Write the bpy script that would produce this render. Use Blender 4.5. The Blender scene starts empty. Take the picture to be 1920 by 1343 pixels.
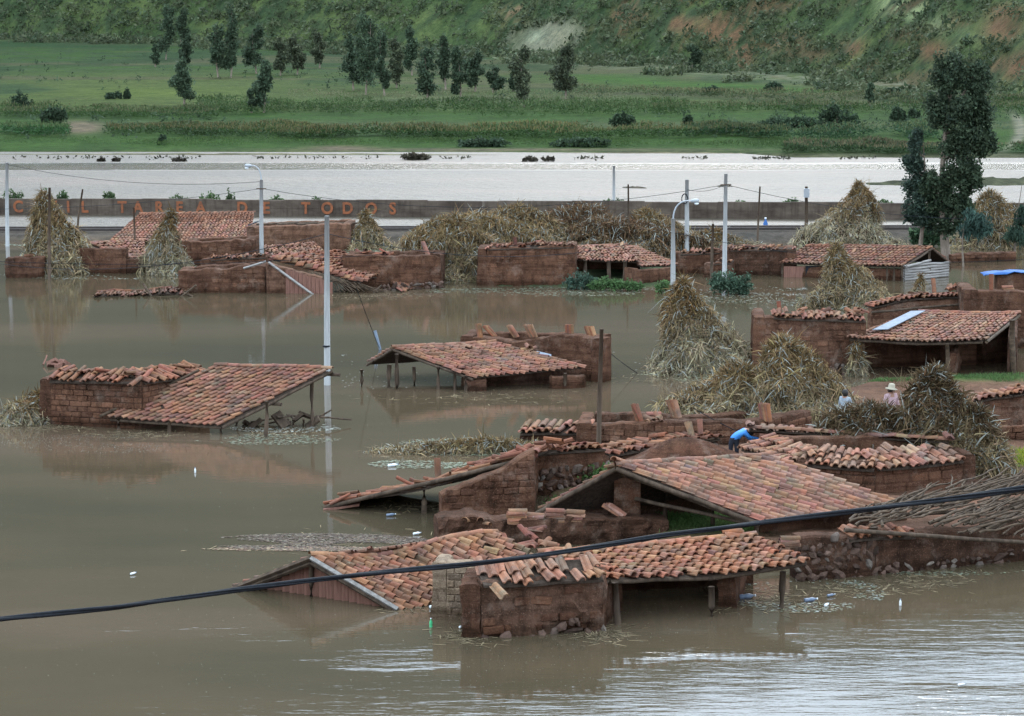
import bpy, bmesh, math, random
import numpy as np
from mathutils import Vector, Matrix, Euler

scene = bpy.context.scene
COL = scene.collection
R = math.radians

# ------------------------------------------------------------------ camera
CAMZ, FPX, IW, IH, HORIZON = 12.0, 4200.0, 1920.0, 1343.0, 50.0
PITCH = math.atan((IH / 2 - HORIZON) / FPX)
cam_data = bpy.data.cameras.new("camera")
cam_data.sensor_width = 36.0
cam_data.lens = 36.0 * FPX / IW
cam_data.clip_start = 0.5
cam_data.clip_end = 6000
cam = bpy.data.objects.new("camera", cam_data)
COL.objects.link(cam)
cam.location = (0, 0, CAMZ)
cam.rotation_euler = (math.pi / 2 - PITCH, 0, 0)
scene.camera = cam

# ------------------------------------------------------------------ overcast sky and a soft sun
SUN_EL, SUN_AZ = R(33), R(6)      # azimuth measured from +Y towards +X
world = bpy.data.worlds.new("World")
scene.world = world
world.use_nodes = True
wn, wl = world.node_tree.nodes, world.node_tree.links
wn.clear()
w_out = wn.new("ShaderNodeOutputWorld")
w_bg = wn.new("ShaderNodeBackground")
w_sky = wn.new("ShaderNodeTexSky")
w_sky.sky_type = 'NISHITA'
w_sky.sun_disc = False
w_sky.sun_elevation = SUN_EL
w_sky.sun_rotation = SUN_AZ
w_sky.altitude = 3000
w_sky.dust_density = 4.0
w_hsv = wn.new("ShaderNodeHueSaturation")
w_hsv.inputs['Saturation'].default_value = 0.35
w_tc = wn.new("ShaderNodeTexCoord")
w_map = wn.new("ShaderNodeMapping")
w_map.inputs['Scale'].default_value = (1.0, 1.0, 2.2)
w_noise = wn.new("ShaderNodeTexNoise")
w_noise.inputs['Scale'].default_value = 2.4
w_noise.inputs['Detail'].default_value = 7
w_noise.inputs['Roughness'].default_value = 0.55
w_ramp = wn.new("ShaderNodeValToRGB")
w_ramp.color_ramp.elements[0].position = 0.28
w_ramp.color_ramp.elements[0].color = (10.6, 13.4, 16.6, 1)
w_ramp.color_ramp.elements[1].position = 0.72
w_ramp.color_ramp.elements[1].color = (15.4, 18.9, 22.8, 1)
w_mix = wn.new("ShaderNodeMix")
w_mix.data_type = 'RGBA'
w_mix.inputs['Factor'].default_value = 0.82      # cloud cover over the clear sky
wl.new(w_tc.outputs['Generated'], w_map.inputs['Vector'])
wl.new(w_map.outputs['Vector'], w_noise.inputs['Vector'])
wl.new(w_noise.outputs['Fac'], w_ramp.inputs['Fac'])
wl.new(w_sky.outputs['Color'], w_hsv.inputs['Color'])
wl.new(w_hsv.outputs['Color'], w_mix.inputs['A'])
wl.new(w_ramp.outputs['Color'], w_mix.inputs['B'])
wl.new(w_mix.outputs['Result'], w_bg.inputs['Color'])
w_bg.inputs['Strength'].default_value = 0.15
wl.new(w_bg.outputs['Background'], w_out.inputs['Surface'])

sun_data = bpy.data.lights.new("sun", 'SUN')
sun_data.energy = 1.35
sun_data.angle = R(22)
sun_data.color = (1.0, 0.985, 0.965)
sun = bpy.data.objects.new("sun", sun_data)
COL.objects.link(sun)
sun.location = (0, 0, 60)
sd = Vector((math.sin(SUN_AZ) * math.cos(SUN_EL), math.cos(SUN_AZ) * math.cos(SUN_EL), math.sin(SUN_EL)))
sun.rotation_euler = sd.to_track_quat('Z', 'Y').to_euler()

vs = scene.view_settings
vs.view_transform = 'Standard'
vs.look = 'None'
vs.gamma = 1.0
vs.use_curve_mapping = False
vs.exposure = 0.38
scene.render.engine = 'CYCLES'
scene.cycles.max_bounces = 6
scene.cycles.diffuse_bounces = 2
scene.cycles.glossy_bounces = 3
scene.cycles.use_denoising = True

# ------------------------------------------------------------------ picking real places: photo pixel -> point in the valley
def ray(px, py):
    u = (px - IW / 2) / FPX
    v = (IH / 2 - py) / FPX
    c, s = math.cos(PITCH), math.sin(PITCH)
    return (u, c + v * s, -s + v * c)

def G(px, py, z=0.0):
    d = ray(px, py)
    t = (z - CAMZ) / d[2]
    return Vector((d[0] * t, d[1] * t, z))

def P(px, py, base):
    """point seen at (px,py) standing over the water-level spot seen at row `base`"""
    Y = G(px, base).y
    d = ray(px, py)
    t = Y / d[1]
    return Vector((d[0] * t, Y, CAMZ + d[2] * t))

def DY(px, py, Y):
    d = ray(px, py)
    t = Y / d[1]
    return Vector((d[0] * t, Y, CAMZ + d[2] * t))

rng = np.random.default_rng(7)
random.seed(7)

# ------------------------------------------------------------------ numeric noise
_perm = np.random.default_rng(3).random((256, 256))
def vnoise(x, y):
    x = np.asarray(x, float); y = np.asarray(y, float)
    xi = np.floor(x).astype(int); yi = np.floor(y).astype(int)
    xf = x - xi; yf = y - yi
    xf = xf * xf * (3 - 2 * xf); yf = yf * yf * (3 - 2 * yf)
    a = _perm[xi & 255, yi & 255]; b = _perm[(xi + 1) & 255, yi & 255]
    c = _perm[xi & 255, (yi + 1) & 255]; d = _perm[(xi + 1) & 255, (yi + 1) & 255]
    return (a * (1 - xf) + b * xf) * (1 - yf) + (c * (1 - xf) + d * xf) * yf
def fbm(x, y, o=4):
    s = 0; a = 0.5; t = 0
    for k in range(o):
        s = s + a * vnoise(x * 2 ** k + 17.3 * k, y * 2 ** k + 9.1 * k); t += a; a *= 0.5
    return s / t

# ------------------------------------------------------------------ materials
def new_mat(name, rough=0.85, spec=0.2):
    m = bpy.data.materials.new(name)
    m.use_nodes = True
    n = m.node_tree.nodes
    b = n["Principled BSDF"]
    b.inputs['Roughness'].default_value = rough
    b.inputs['Specular IOR Level'].default_value = spec
    return m, n, m.node_tree.links, b

def mix(n, l, a, b, fac, blend='MIX'):
    x = n.new("ShaderNodeMix"); x.data_type = 'RGBA'; x.blend_type = blend
    for s, v in (('A', a), ('B', b), ('Factor', fac)):
        if isinstance(v, (tuple, list)): x.inputs[s].default_value = (*v[:3], 1)
        elif isinstance(v, (int, float)): x.inputs[s].default_value = v
        else: l.new(v, x.inputs[s])
    return x.outputs['Result']

def ramp(n, l, fac, stops):
    r = n.new("ShaderNodeValToRGB")
    e = r.color_ramp.elements
    while len(e) < len(stops): e.new(0.5)
    for i, (p, c) in enumerate(stops):
        e[i].position = p; e[i].color = (*c, 1) if len(c) == 3 else c
    l.new(fac, r.inputs['Fac'])
    return r.outputs['Color']

def noise(n, l, scale, detail=5, rough=0.6, coord=None, mscale=None):
    t = n.new("ShaderNodeTexNoise")
    t.inputs['Scale'].default_value = scale
    t.inputs['Detail'].default_value = detail
    t.inputs['Roughness'].default_value = rough
    if coord is None:
        g = n.new("ShaderNodeNewGeometry"); coord = g.outputs['Position']
    if mscale:
        m = n.new("ShaderNodeMapping"); m.inputs['Scale'].default_value = mscale
        l.new(coord, m.inputs['Vector']); coord = m.outputs['Vector']
    l.new(coord, t.inputs['Vector'])
    return t.outputs['Fac']

def bump(n, l, b, h, strength=0.5, dist=0.02):
    x = n.new("ShaderNodeBump"); x.inputs['Strength'].default_value = strength
    x.inputs['Distance'].default_value = dist
    l.new(h, x.inputs['Height']); l.new(x.outputs['Normal'], b.inputs['Normal'])

TILE_STOPS = [(0.00, (0.135, 0.072, 0.048)), (0.07, (0.187, 0.092, 0.057)), (0.25, (0.227, 0.105, 0.062)), (0.52, (0.256, 0.117, 0.069)), (0.76, (0.280, 0.127, 0.074)), (0.92, (0.303, 0.152, 0.091)), (1.00, (0.337, 0.195, 0.118))]
def tile_mat(name, island):
    m, n, l, b = new_mat(name, 0.85, 0.15)
    if island:
        rnd = n.new("ShaderNodeNewGeometry").outputs['Random Per Island']
    else:
        rnd = n.new("ShaderNodeObjectInfo").outputs['Random']
    c = ramp(n, l, rnd, TILE_STOPS)
    st = noise(n, l, 2.6, 7, 0.72)
    f = ramp(n, l, st, [(0.43, (0, 0, 0)), (0.64, (1, 1, 1))])
    c = mix(n, l, c, (0.070, 0.054, 0.046), mix(n, l, (0, 0, 0), f, 0.66))
    gr = noise(n, l, 0.9, 6, 0.7)
    c = mix(n, l, c, (0.20, 0.165, 0.13), ramp(n, l, gr, [(0.52, (0, 0, 0)), (0.70, (0.55, 0.55, 0.55))]))
    li = noise(n, l, 19, 4, 0.6)
    f2 = ramp(n, l, li, [(0.60, (0, 0, 0)), (0.72, (0.5, 0.5, 0.5))])
    c = mix(n, l, c, (0.38, 0.31, 0.24), f2)
    oc = n.new("ShaderNodeObjectInfo")
    c = mix(n, l, c, oc.outputs['Color'], 1.0, 'MULTIPLY')
    l.new(c, b.inputs['Base Color'])
    bump(n, l, b, noise(n, l, 40, 4), 0.4, 0.006)
    return m

def mud_mat(name, c0, c1, c2, scale=1.0, brick=False, crack=True):
    m, n, l, b = new_mat(name, 0.95, 0.08)
    big = noise(n, l, 0.9 * scale, 5, 0.6)
    c = ramp(n, l, big, [(0.25, c0), (0.5, c1), (0.75, c2)])
    st = noise(n, l, 2.0, 6, 0.75, mscale=(1.5, 1.5, 0.7))
    f = ramp(n, l, st, [(0.46, (0, 0, 0)), (0.66, (0.8, 0.8, 0.8))])
    cs = noise(n, l, 1.0, 3, 0.6, mscale=(0.5, 0.5, 7.0))
    c = mix(n, l, c, ramp(n, l, cs, [(0.38, (0.66, 0.64, 0.62)), (0.5, (1, 1, 1)), (0.66, (1.12, 1.1, 1.08))]), 1.0, 'MULTIPLY')
    c = mix(n, l, c, tuple(x * 0.42 for x in c0), f)
    rnd = n.new("ShaderNodeObjectInfo").outputs['Random']
    if not brick:
        c = mix(n, l, c, ramp(n, l, rnd, [(0, (0.72, 0.76, 0.80)), (0.5, (0.95, 0.95, 0.95)), (1, (1.08, 1.05, 1.02))]), 1.0, 'MULTIPLY')
    du = noise(n, l, 1.3, 6, 0.75)
    c = mix(n, l, c, (0.235, 0.165, 0.125), ramp(n, l, du, [(0.54, (0, 0, 0)), (0.72, (0.6, 0.6, 0.6))]))
    if brick:
        v = ramp(n, l, rnd, [(0, (0.66, 0.66, 0.68)), (0.5, (0.95, 0.95, 0.95)), (1, (1.2, 1.17, 1.14))])
        c = mix(n, l, c, v, 1.0, 'MULTIPLY')
    # straw flecks and pebbles in the mud
    fl = noise(n, l, 30, 4, 0.7)
    c = mix(n, l, c, tuple(min(1, x * 1.7 + 0.02) for x in c2), ramp(n, l, fl, [(0.56, (0, 0, 0)), (0.72, (0.6, 0.6, 0.6))]))
    # wet foot of the wall
    g = n.new("ShaderNodeNewGeometry"); sp = n.new("ShaderNodeSeparateXYZ")
    l.new(g.outputs['Position'], sp.inputs[0])
    ad = n.new("ShaderNodeMath"); ad.operation = 'MULTIPLY_ADD'
    l.new(noise(n, l, 3, 3), ad.inputs[0]); ad.inputs[1].default_value = -0.28; l.new(sp.outputs['Z'], ad.inputs[2])
    wet = ramp(n, l, ad.outputs[0], [(0.0, (0.55, 0.53, 0.5)), (0.12, (1, 1, 1))])
    c = mix(n, l, c, wet, 1.0, 'MULTIPLY')
    l.new(c, b.inputs['Base Color'])
    h = mix(n, l, noise(n, l, 14, 6, 0.7), cs, 0.4)
    bump(n, l, b, h, 1.0, 0.09)
    return m

def plain(name, c0, c1, scale=6, rough=0.8, spec=0.2, stretch=None, bstr=0.4, bd=0.01):
    m, n, l, b = new_mat(name, rough, spec)
    f = noise(n, l, scale, 5, 0.65, mscale=stretch)
    l.new(ramp(n, l, f, [(0.3, c0), (0.7, c1)]), b.inputs['Base Color'])
    if bstr: bump(n, l, b, noise(n, l, scale * 3, 5, 0.6, mscale=stretch), bstr, bd)
    return m

def attr_mat(name, rough=0.8, spec=0.15, transl=0.25):
    m, n, l, b = new_mat(name, rough, spec)
    a = n.new("ShaderNodeAttribute"); a.attribute_name = "Col"
    l.new(a.outputs['Color'], b.inputs['Base Color'])
    if transl:
        t = n.new("ShaderNodeBsdfTranslucent"); l.new(a.outputs['Color'], t.inputs['Color'])
        ms = n.new("ShaderNodeMixShader"); ms.inputs[0].default_value = transl
        l.new(b.outputs[0], ms.inputs[1]); l.new(t.outputs[0], ms.inputs[2])
        l.new(ms.outputs[0], n["Material Output"].inputs['Surface'])
    return m

M = {}
M['tile'] = tile_mat('clay_tile', False)
M['tile_i'] = tile_mat('clay_tile_joined', True)
M['mud'] = mud_mat('red_mud', (0.069, 0.034, 0.020), (0.111, 0.053, 0.032), (0.154, 0.079, 0.050))
M['mudb'] = mud_mat('adobe_brick', (0.094, 0.045, 0.027), (0.143, 0.068, 0.041), (0.193, 0.098, 0.061), brick=True)
M['mudp'] = mud_mat('mud_plaster', (0.110, 0.055, 0.034), (0.155, 0.081, 0.052), (0.211, 0.118, 0.077))
M['pale'] = mud_mat('pale_adobe', (0.202, 0.136, 0.087), (0.269, 0.192, 0.129), (0.336, 0.248, 0.175), brick=True)
def stone_mat():
    m, n, l, b = new_mat('field_stone', 0.92, 0.1)
    rnd = n.new("ShaderNodeObjectInfo").outputs['Random']
    c = ramp(n, l, rnd, [(0, (0.05, 0.032, 0.024)), (0.35, (0.095, 0.058, 0.042)), (0.7, (0.135, 0.083, 0.062)), (0.92, (0.14, 0.11, 0.09)), (1, (0.22, 0.175, 0.14))])
    f = noise(n, l, 7, 5, 0.65)
    c = mix(n, l, c, ramp(n, l, f, [(0.3, (0.5, 0.5, 0.5)), (0.7, (1.3, 1.3, 1.3))]), 1.0, 'MULTIPLY')
    l.new(c, b.inputs['Base Color']); bump(n, l, b, noise(n, l, 16, 5), 0.7, 0.03)
    return m
M['stone'] = stone_mat()
M['wood'] = plain('weathered_wood', (0.035, 0.024, 0.017), (0.12, 0.082, 0.057), 7, 0.85, 0.1, (1, 1, 0.18))
M['stick'] = plain('bark_stick', (0.030, 0.019, 0.012), (0.135, 0.092, 0.060), 9, 0.8, 0.15, (0.5, 1, 1))
M['plank'] = plain('grey_plank', (0.15, 0.13, 0.115), (0.36, 0.33, 0.30), 6, 0.85, 0.1, (0.25, 0.25, 3))
M['redplank'] = plain('red_plank', (0.13, 0.062, 0.045), (0.25, 0.125, 0.09), 6, 0.85, 0.1, (3, 3, 0.25))
M['barge'] = plain('grey_batten', (0.13, 0.115, 0.10), (0.33, 0.30, 0.27), 8, 0.8, 0.15)
M['deck'] = plain('cane_deck', (0.030, 0.022, 0.017), (0.085, 0.06, 0.045), 12, 0.95, 0.05)
M['conc'] = plain('pole_concrete', (0.25, 0.245, 0.235), (0.38, 0.37, 0.35), 3, 0.8, 0.2, (4, 4, 0.5), 0.2, 0.004)
M['black'] = plain('black_rubber', (0.008, 0.009, 0.011), (0.018, 0.019, 0.022), 20, 0.7, 0.15)
M['lamp'] = plain('lamp_housing', (0.26, 0.27, 0.28), (0.38, 0.39, 0.40), 8, 0.4, 0.5)
M['zinc'] = plain('zinc_sheet', (0.11, 0.135, 0.17), (0.19, 0.225, 0.27), 4, 0.7, 0.3, None, 0.2)
M['blue'] = plain('blue_cloth', (0.03, 0.17, 0.50), (0.06, 0.27, 0.66), 4, 0.6, 0.3)
M['bluetarp'] = plain('blue_tarp', (0.025, 0.08, 0.24), (0.06, 0.15, 0.36), 4, 0.75, 0.2)
M['leaf'] = attr_mat('leaf', 0.75, 0.2, 0.3)
M['straw'] = attr_mat('dry_straw', 0.85, 0.1, 0.2)
M['scum'] = attr_mat('scum', 0.7, 0.2, 0)
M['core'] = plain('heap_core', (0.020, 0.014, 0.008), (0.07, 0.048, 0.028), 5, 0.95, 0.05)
M['bark'] = plain('tree_bark', (0.10, 0.075, 0.055), (0.26, 0.20, 0.155), 6, 0.9, 0.1, (2, 2, 0.5))
M['soil'] = mud_mat('bare_soil', (0.070, 0.031, 0.017), (0.108, 0.046, 0.027), (0.140, 0.068, 0.038))
M['gravel'] = plain('ballast', (0.11, 0.105, 0.10), (0.25, 0.235, 0.22), 9, 0.95, 0.1, None, 0.8, 0.05)
M['rail'] = plain('rusty_rail', (0.03, 0.024, 0.021), (0.07, 0.05, 0.04), 8, 0.6, 0.3)
M['pet'] = plain('white_plastic', (0.62, 0.64, 0.64), (0.78, 0.8, 0.8), 6, 0.35, 0.5, None, 0)
M['petg'] = plain('green_plastic', (0.04, 0.36, 0.14), (0.08, 0.5, 0.22), 6, 0.3, 0.5, None, 0)
M['petb'] = plain('blue_plastic', (0.10, 0.13, 0.19), (0.17, 0.21, 0.27), 6, 0.35, 0.5, None, 0)
M['paint'] = plain('orange_paint', (0.15, 0.062, 0.036), (0.31, 0.105, 0.045), 3.2, 0.9, 0.1, None, 0.3)
M['skin'] = plain('skin', (0.24, 0.12, 0.08), (0.32, 0.17, 0.115), 8, 0.6, 0.3, None, 0)
M['hair'] = plain('hair', (0.012, 0.010, 0.010), (0.03, 0.025, 0.022), 8, 0.6, 0.3, None, 0)
M['felt'] = plain('felt_hat', (0.30, 0.26, 0.19), (0.42, 0.37, 0.28), 8, 0.9, 0.1, None, 0)
M['pink'] = plain('pink_shirt', (0.34, 0.21, 0.22), (0.44, 0.30, 0.30), 8, 0.9, 0.1, None, 0)
M['greysh'] = plain('grey_shirt', (0.19, 0.22, 0.25), (0.32, 0.35, 0.37), 8, 0.9, 0.1, None, 0)
M['trouser'] = plain('dark_trousers', (0.018, 0.020, 0.028), (0.04, 0.042, 0.05), 8, 0.9, 0.1, None, 0)

# concrete flood wall: grey-brown, streaked
def conc_wall_mat():
    m, n, l, b = new_mat('stained_concrete', 0.95, 0.1)
    a = noise(n, l, 0.8, 6, 0.65, mscale=(0.5, 1, 1.4))
    c = ramp(n, l, a, [(0.3, (0.043, 0.032, 0.024)), (0.5, (0.090, 0.067, 0.051)), (0.72, (0.151, 0.115, 0.087))])
    s = noise(n, l, 1.6, 5, 0.7, mscale=(2.2, 1, 0.2))
    c = mix(n, l, c, (0.032, 0.023, 0.017), ramp(n, l, s, [(0.48, (0, 0, 0)), (0.66, (0.612, 0.544, 0.493))]))
    s2 = noise(n, l, 0.55, 5, 0.7, mscale=(2.5, 1, 0.3))
    c = mix(n, l, c, (0.259, 0.211, 0.168), ramp(n, l, s2, [(0.66, (0, 0, 0)), (0.76, (0.540, 0.480, 0.435))]))
    l.new(c, b.inputs['Base Color'])
    bump(n, l, b, noise(n, l, 6, 5), 0.4, 0.02)
    return m
M['flood'] = conc_wall_mat()

# terrain: painted land use plus fine grain
def ground_mat():
    m, n, l, b = new_mat('land', 0.95, 0.05)
    a = n.new("ShaderNodeAttribute"); a.attribute_name = "Col"
    f = noise(n, l, 0.9, 6, 0.7)
    v = ramp(n, l, f, [(0.3, (0.55, 0.58, 0.55)), (0.5, (1, 1, 1)), (0.72, (1.45, 1.38, 1.3))])
    c = mix(n, l, a.outputs['Color'], v, 1.0, 'MULTIPLY')
    f2 = noise(n, l, 0.16, 5, 0.65)
    v2 = ramp(n, l, f2, [(0.3, (0.72, 0.76, 0.76)), (0.7, (1.25, 1.2, 1.12))])
    c = mix(n, l, c, v2, 1.0, 'MULTIPLY')
    l.new(c, b.inputs['Base Color'])
    bump(n, l, b, noise(n, l, 1.8, 6, 0.7), 1.0, 0.35)
    return m
M['land'] = ground_mat()

# flood water: muddy body, mirror-calm near the houses, wind-ruffled in the river channel
def water_mat():
    m, n, l, b = new_mat('flood_water', 0.04, 0.5)
    b.inputs['IOR'].default_value = 1.5
    g = n.new("ShaderNodeNewGeometry"); sp = n.new("ShaderNodeSeparateXYZ")
    l.new(g.outputs['Position'], sp.inputs[0])
    big = noise(n, l, 0.07, 6, 0.62, mscale=(0.5, 1.5, 1))
    c = ramp(n, l, big, [(0.32, (0.054, 0.043, 0.026)), (0.5, (0.075, 0.056, 0.033)), (0.66, (0.102, 0.070, 0.045))])
    l.new(c, b.inputs['Base Color'])
    def mrange(src, a0, a1, b0=0.0, b1=1.0):
        x = n.new("ShaderNodeMapRange"); x.interpolation_type = 'SMOOTHSTEP'
        l.new(src, x.inputs['Value'])
        for k, v in (('From Min', a0), ('From Max', a1), ('To Min', b0), ('To Max', b1)): x.inputs[k].default_value = v
        return x.outputs['Result']
    def math_(op, a, b_):
        x = n.new("ShaderNodeMath"); x.operation = op
        for i, v in enumerate((a, b_)):
            if isinstance(v, (int, float)): x.inputs[i].default_value = v
            else: l.new(v, x.inputs[i])
        return x.outputs[0]
    # river channel begins behind the flood wall; a calmer streak lies along the far bank
    river = mrange(sp.outputs['Y'], 126, 132)
    wig = noise(n, l, 0.02, 4, 0.6, mscale=(1, 6, 1))
    yw = math_('ADD', sp.outputs['Y'], math_('MULTIPLY', wig, 8))
    st = math_('MULTIPLY', mrange(yw, 193, 195), mrange(yw, 205, 202))
    river = math_('SUBTRACT', river, math_('MULTIPLY', st, 0.75))
    # gusts on the near water
    gust = noise(n, l, 0.10, 4, 0.55, mscale=(0.6, 1.5, 1))
    near = mrange(sp.outputs['Y'], 46, 40)
    gz = math_('MULTIPLY', mrange(gust, 0.54, 0.64), math_('ADD', 0.10, math_('MULTIPLY', near, 0.9)))
    r1 = noise(n, l, 1.0, 4, 0.55, mscale=(0.8, 3.6, 1))
    r2 = noise(n, l, 1.0, 4, 0.65, mscale=(0.8, 1.7, 1))
    amp_n = math_('ADD', 0.0030, math_('ADD', math_('MULTIPLY', near, 0.0005), math_('MULTIPLY', gz, 0.0150)))
    h_near = math_('MULTIPLY', r1, amp_n)
    h_riv = math_('MULTIPLY', r2, math_('MULTIPLY', river, 0.55))
    h = math_('ADD', h_near, h_riv)
    bp = n.new("ShaderNodeBump"); bp.inputs['Strength'].default_value = 1.0; bp.inputs['Distance'].default_value = 1.0
    l.new(h, bp.inputs['Height']); l.new(bp.outputs['Normal'], b.inputs['Normal'])
    ro = math_('ADD', 0.035, math_('ADD', math_('MULTIPLY', river, 0.47), math_('MULTIPLY', gz, 0.03)))
    l.new(ro, b.inputs['Roughness'])
    return m
M['water'] = water_mat()

# ------------------------------------------------------------------ object helpers
def thing(name, label, cat, loc, group=None, rz=0.0):
    o = bpy.data.objects.new(name, None)
    o.empty_display_size = 0.3
    COL.objects.link(o)
    o.location = loc
    o.rotation_euler = (0, 0, rz)
    o['label'] = label; o['category'] = cat
    if group: o['group'] = group
    return o

def tag(o, label=None, cat=None, group=None, kind=None):
    if label: o['label'] = label
    if cat: o['category'] = cat
    if group: o['group'] = group
    if kind: o['kind'] = kind
    return o

def link(name, mesh, parent=None, loc=None):
    o = bpy.data.objects.new(name, mesh)
    COL.objects.link(o)
    if parent is not None: o.parent = parent
    if loc is not None: o.location = loc
    return o

def np_mesh(name, V, F, mat, col=None, smooth=False):
    """V (n,3); F (m,k) all faces of k corners"""
    me = bpy.data.meshes.new(name)
    V = np.asarray(V, np.float32); F = np.asarray(F, np.int32)
    k = F.shape[1]
    me.vertices.add(len(V)); me.vertices.foreach_set("co", V.ravel())
    me.loops.add(F.size); me.loops.foreach_set("vertex_index", F.ravel())
    me.polygons.add(len(F)); me.polygons.foreach_set("loop_start", np.arange(0, F.size, k, dtype=np.int32))
    if smooth: me.polygons.foreach_set("use_smooth", np.ones(len(F), bool))
    if col is not None:
        a = me.color_attributes.new("Col", 'FLOAT_COLOR', 'POINT')
        c4 = np.ones((len(V), 4), np.float32); c4[:, :3] = col
        a.data.foreach_set("color", c4.ravel())
    me.materials.append(mat)
    me.update(calc_edges=True)
    return me

class MB:
    def __init__(s): s.v = []; s.f = []
    def add(s, v, f):
        o = len(s.v); s.v += [Vector(x) for x in v]; s.f += [tuple(i + o for i in q) for q in f]
    def box(s, c, ax, ay, az):
        """c centre, three full-length edge vectors"""
        c = Vector(c); ax, ay, az = Vector(ax) / 2, Vector(ay) / 2, Vector(az) / 2
        s.add([c - ax - ay - az, c + ax - ay - az, c + ax + ay - az, c - ax + ay - az,
               c - ax - ay + az, c + ax - ay + az, c + ax + ay + az, c - ax + ay + az],
              [(0, 3, 2, 1), (4, 5, 6, 7), (0, 1, 5, 4), (1, 2, 6, 5), (2, 3, 7, 6), (3, 0, 4, 7)])
    def tube(s, pts, r0, r1=None, seg=6):
        pts = [Vector(p) for p in pts]; r1 = r0 if r1 is None else r1
        n = len(pts); V = []; F = []
        for i, p in enumerate(pts):
            d = (pts[min(i + 1, n - 1)] - pts[max(i - 1, 0)]).normalized()
            a = d.cross(Vector((0, 0, 1)))
            if a.length < 1e-3: a = Vector((1, 0, 0))
            a.normalize(); b = d.cross(a)
            r = r0 + (r1 - r0) * i / max(1, n - 1)
            for k in range(seg):
                t = 2 * math.pi * k / seg
                V.append(p + a * math.cos(t) * r + b * math.sin(t) * r)
        for i in range(n - 1):
            for k in range(seg):
                k2 = (k + 1) % seg
                F.append((i * seg + k, i * seg + k2, (i + 1) * seg + k2, (i + 1) * seg + k))
        F.append(tuple(range(seg))); F.append(tuple((n - 1) * seg + k for k in reversed(range(seg))))
        s.add(V, F)
    def lathe(s, base, prof, seg=12, ax=None):
        """prof [(r,h)...] about an axis"""
        base = Vector(base); az = Vector((0, 0, 1)) if ax is None else Vector(ax).normalized()
        a = az.orthogonal().normalized(); b = az.cross(a)
        V = []; F = []
        for r, h in prof:
            for k in range(seg):
                t = 2 * math.pi * k / seg
                V.append(base + az * h + (a * math.cos(t) + b * math.sin(t)) * r)
        for i in range(len(prof) - 1):
            for k in range(seg):
                k2 = (k + 1) % seg
                F.append((i * seg + k, i * seg + k2, (i + 1) * seg + k2, (i + 1) * seg + k))
        F.append(tuple(reversed(range(seg)))); F.append(tuple((len(prof) - 1) * seg + k for k in range(seg)))
        s.add(V, F)
    def build(s, name, mat, root=None, parent=None, smooth=False, loc=None):
        off = Vector(loc) if loc is not None else (root.location.copy() if root is not None else Vector((0, 0, 0)))
        me = bpy.data.meshes.new(name)
        me.from_pydata([tuple(x - off) for x in s.v], [], s.f)
        me.materials.append(mat)
        if smooth: me.polygons.foreach_set("use_smooth", [True] * len(me.polygons))
        o = link(name, me, parent if parent is not None else root)
        if root is None: o.location = off
        return o

def wobble(p0, p1, n, amp, seed=0):
    r = random.Random(seed); p0, p1 = Vector(p0), Vector(p1)
    out = []
    for i in range(n + 1):
        t = i / n; q = p0.lerp(p1, t)
        if 0 < i < n: q = q + Vector((r.uniform(-1, 1), r.uniform(-1, 1), r.uniform(-1, 1))) * amp
        out.append(q)
    return out

def post(root, base, top, r=0.07, seed=0, mat='wood', name='post'):
    """a crooked timber post running down into the flood bed"""
    b = Vector(base); t = Vector(top)
    d = (b - t).normalized()
    mb = MB(); mb.tube(wobble(b + d * 1.3, t, 5, r * 0.35, seed), r * 1.12, r * 0.92, 8)
    return mb.build(name, M[mat], root, smooth=True)

def beam(root, a, b, r=0.05, name='beam', mat='wood', parent=None, seed=0, sq=False):
    mb = MB(); mb.tube(wobble(a, b, 5, r * 0.3, seed), r, r * 0.9, 4 if sq else 7)
    return mb.build(name, M[mat], root, parent, smooth=not sq)
# ------------------------------------------------------------------ the lie of the land
def apx(X, Y, Z):
    """approximate photo column/row of a place, used to know which field it belongs to"""
    yy = np.maximum(Y, 1.0)
    return IW / 2 + X / yy * FPX, HORIZON + (CAMZ - Z) / yy * FPX

LAND = [G(*p) for p in [(1010, 985), (1030, 925), (1130, 880), (1230, 850), (1440, 838), (1500, 760), (1640, 722), (1960, 712), (2150, 720),
                        (2150, 1035), (1760, 1052), (1520, 1070), (1440, 1040), (1270, 1030), (1120, 1000)]]
LAND2 = [G(*p) for p in [(905, 536), (1040, 541), (1120, 544), (1260, 540), (1275, 500), (1200, 470), (1000, 470), (900, 500)]]
def poly_sd(X, Y, poly):
    """signed distance, positive inside"""
    d = np.full(X.shape, 1e9); ins = np.zeros(X.shape, bool)
    n = len(poly)
    for i in range(n):
        ax, ay = poly[i].x, poly[i].y; bx, by = poly[(i + 1) % n].x, poly[(i + 1) % n].y
        ex, ey = bx - ax, by - ay
        t = np.clip(((X - ax) * ex + (Y - ay) * ey) / (ex * ex + ey * ey), 0, 1)
        d = np.minimum(d, np.hypot(X - ax - t * ex, Y - ay - t * ey))
        c = ((ay > Y) != (by > Y)) & (X < (bx - ax) * (Y - ay) / (by - ay + 1e-12) + ax)
        ins ^= c
    return np.where(ins, d, -d)

def sstep(a, b, x):
    t = np.clip((x - a) / (b - a), 0, 1); return t * t * (3 - 2 * t)

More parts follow.
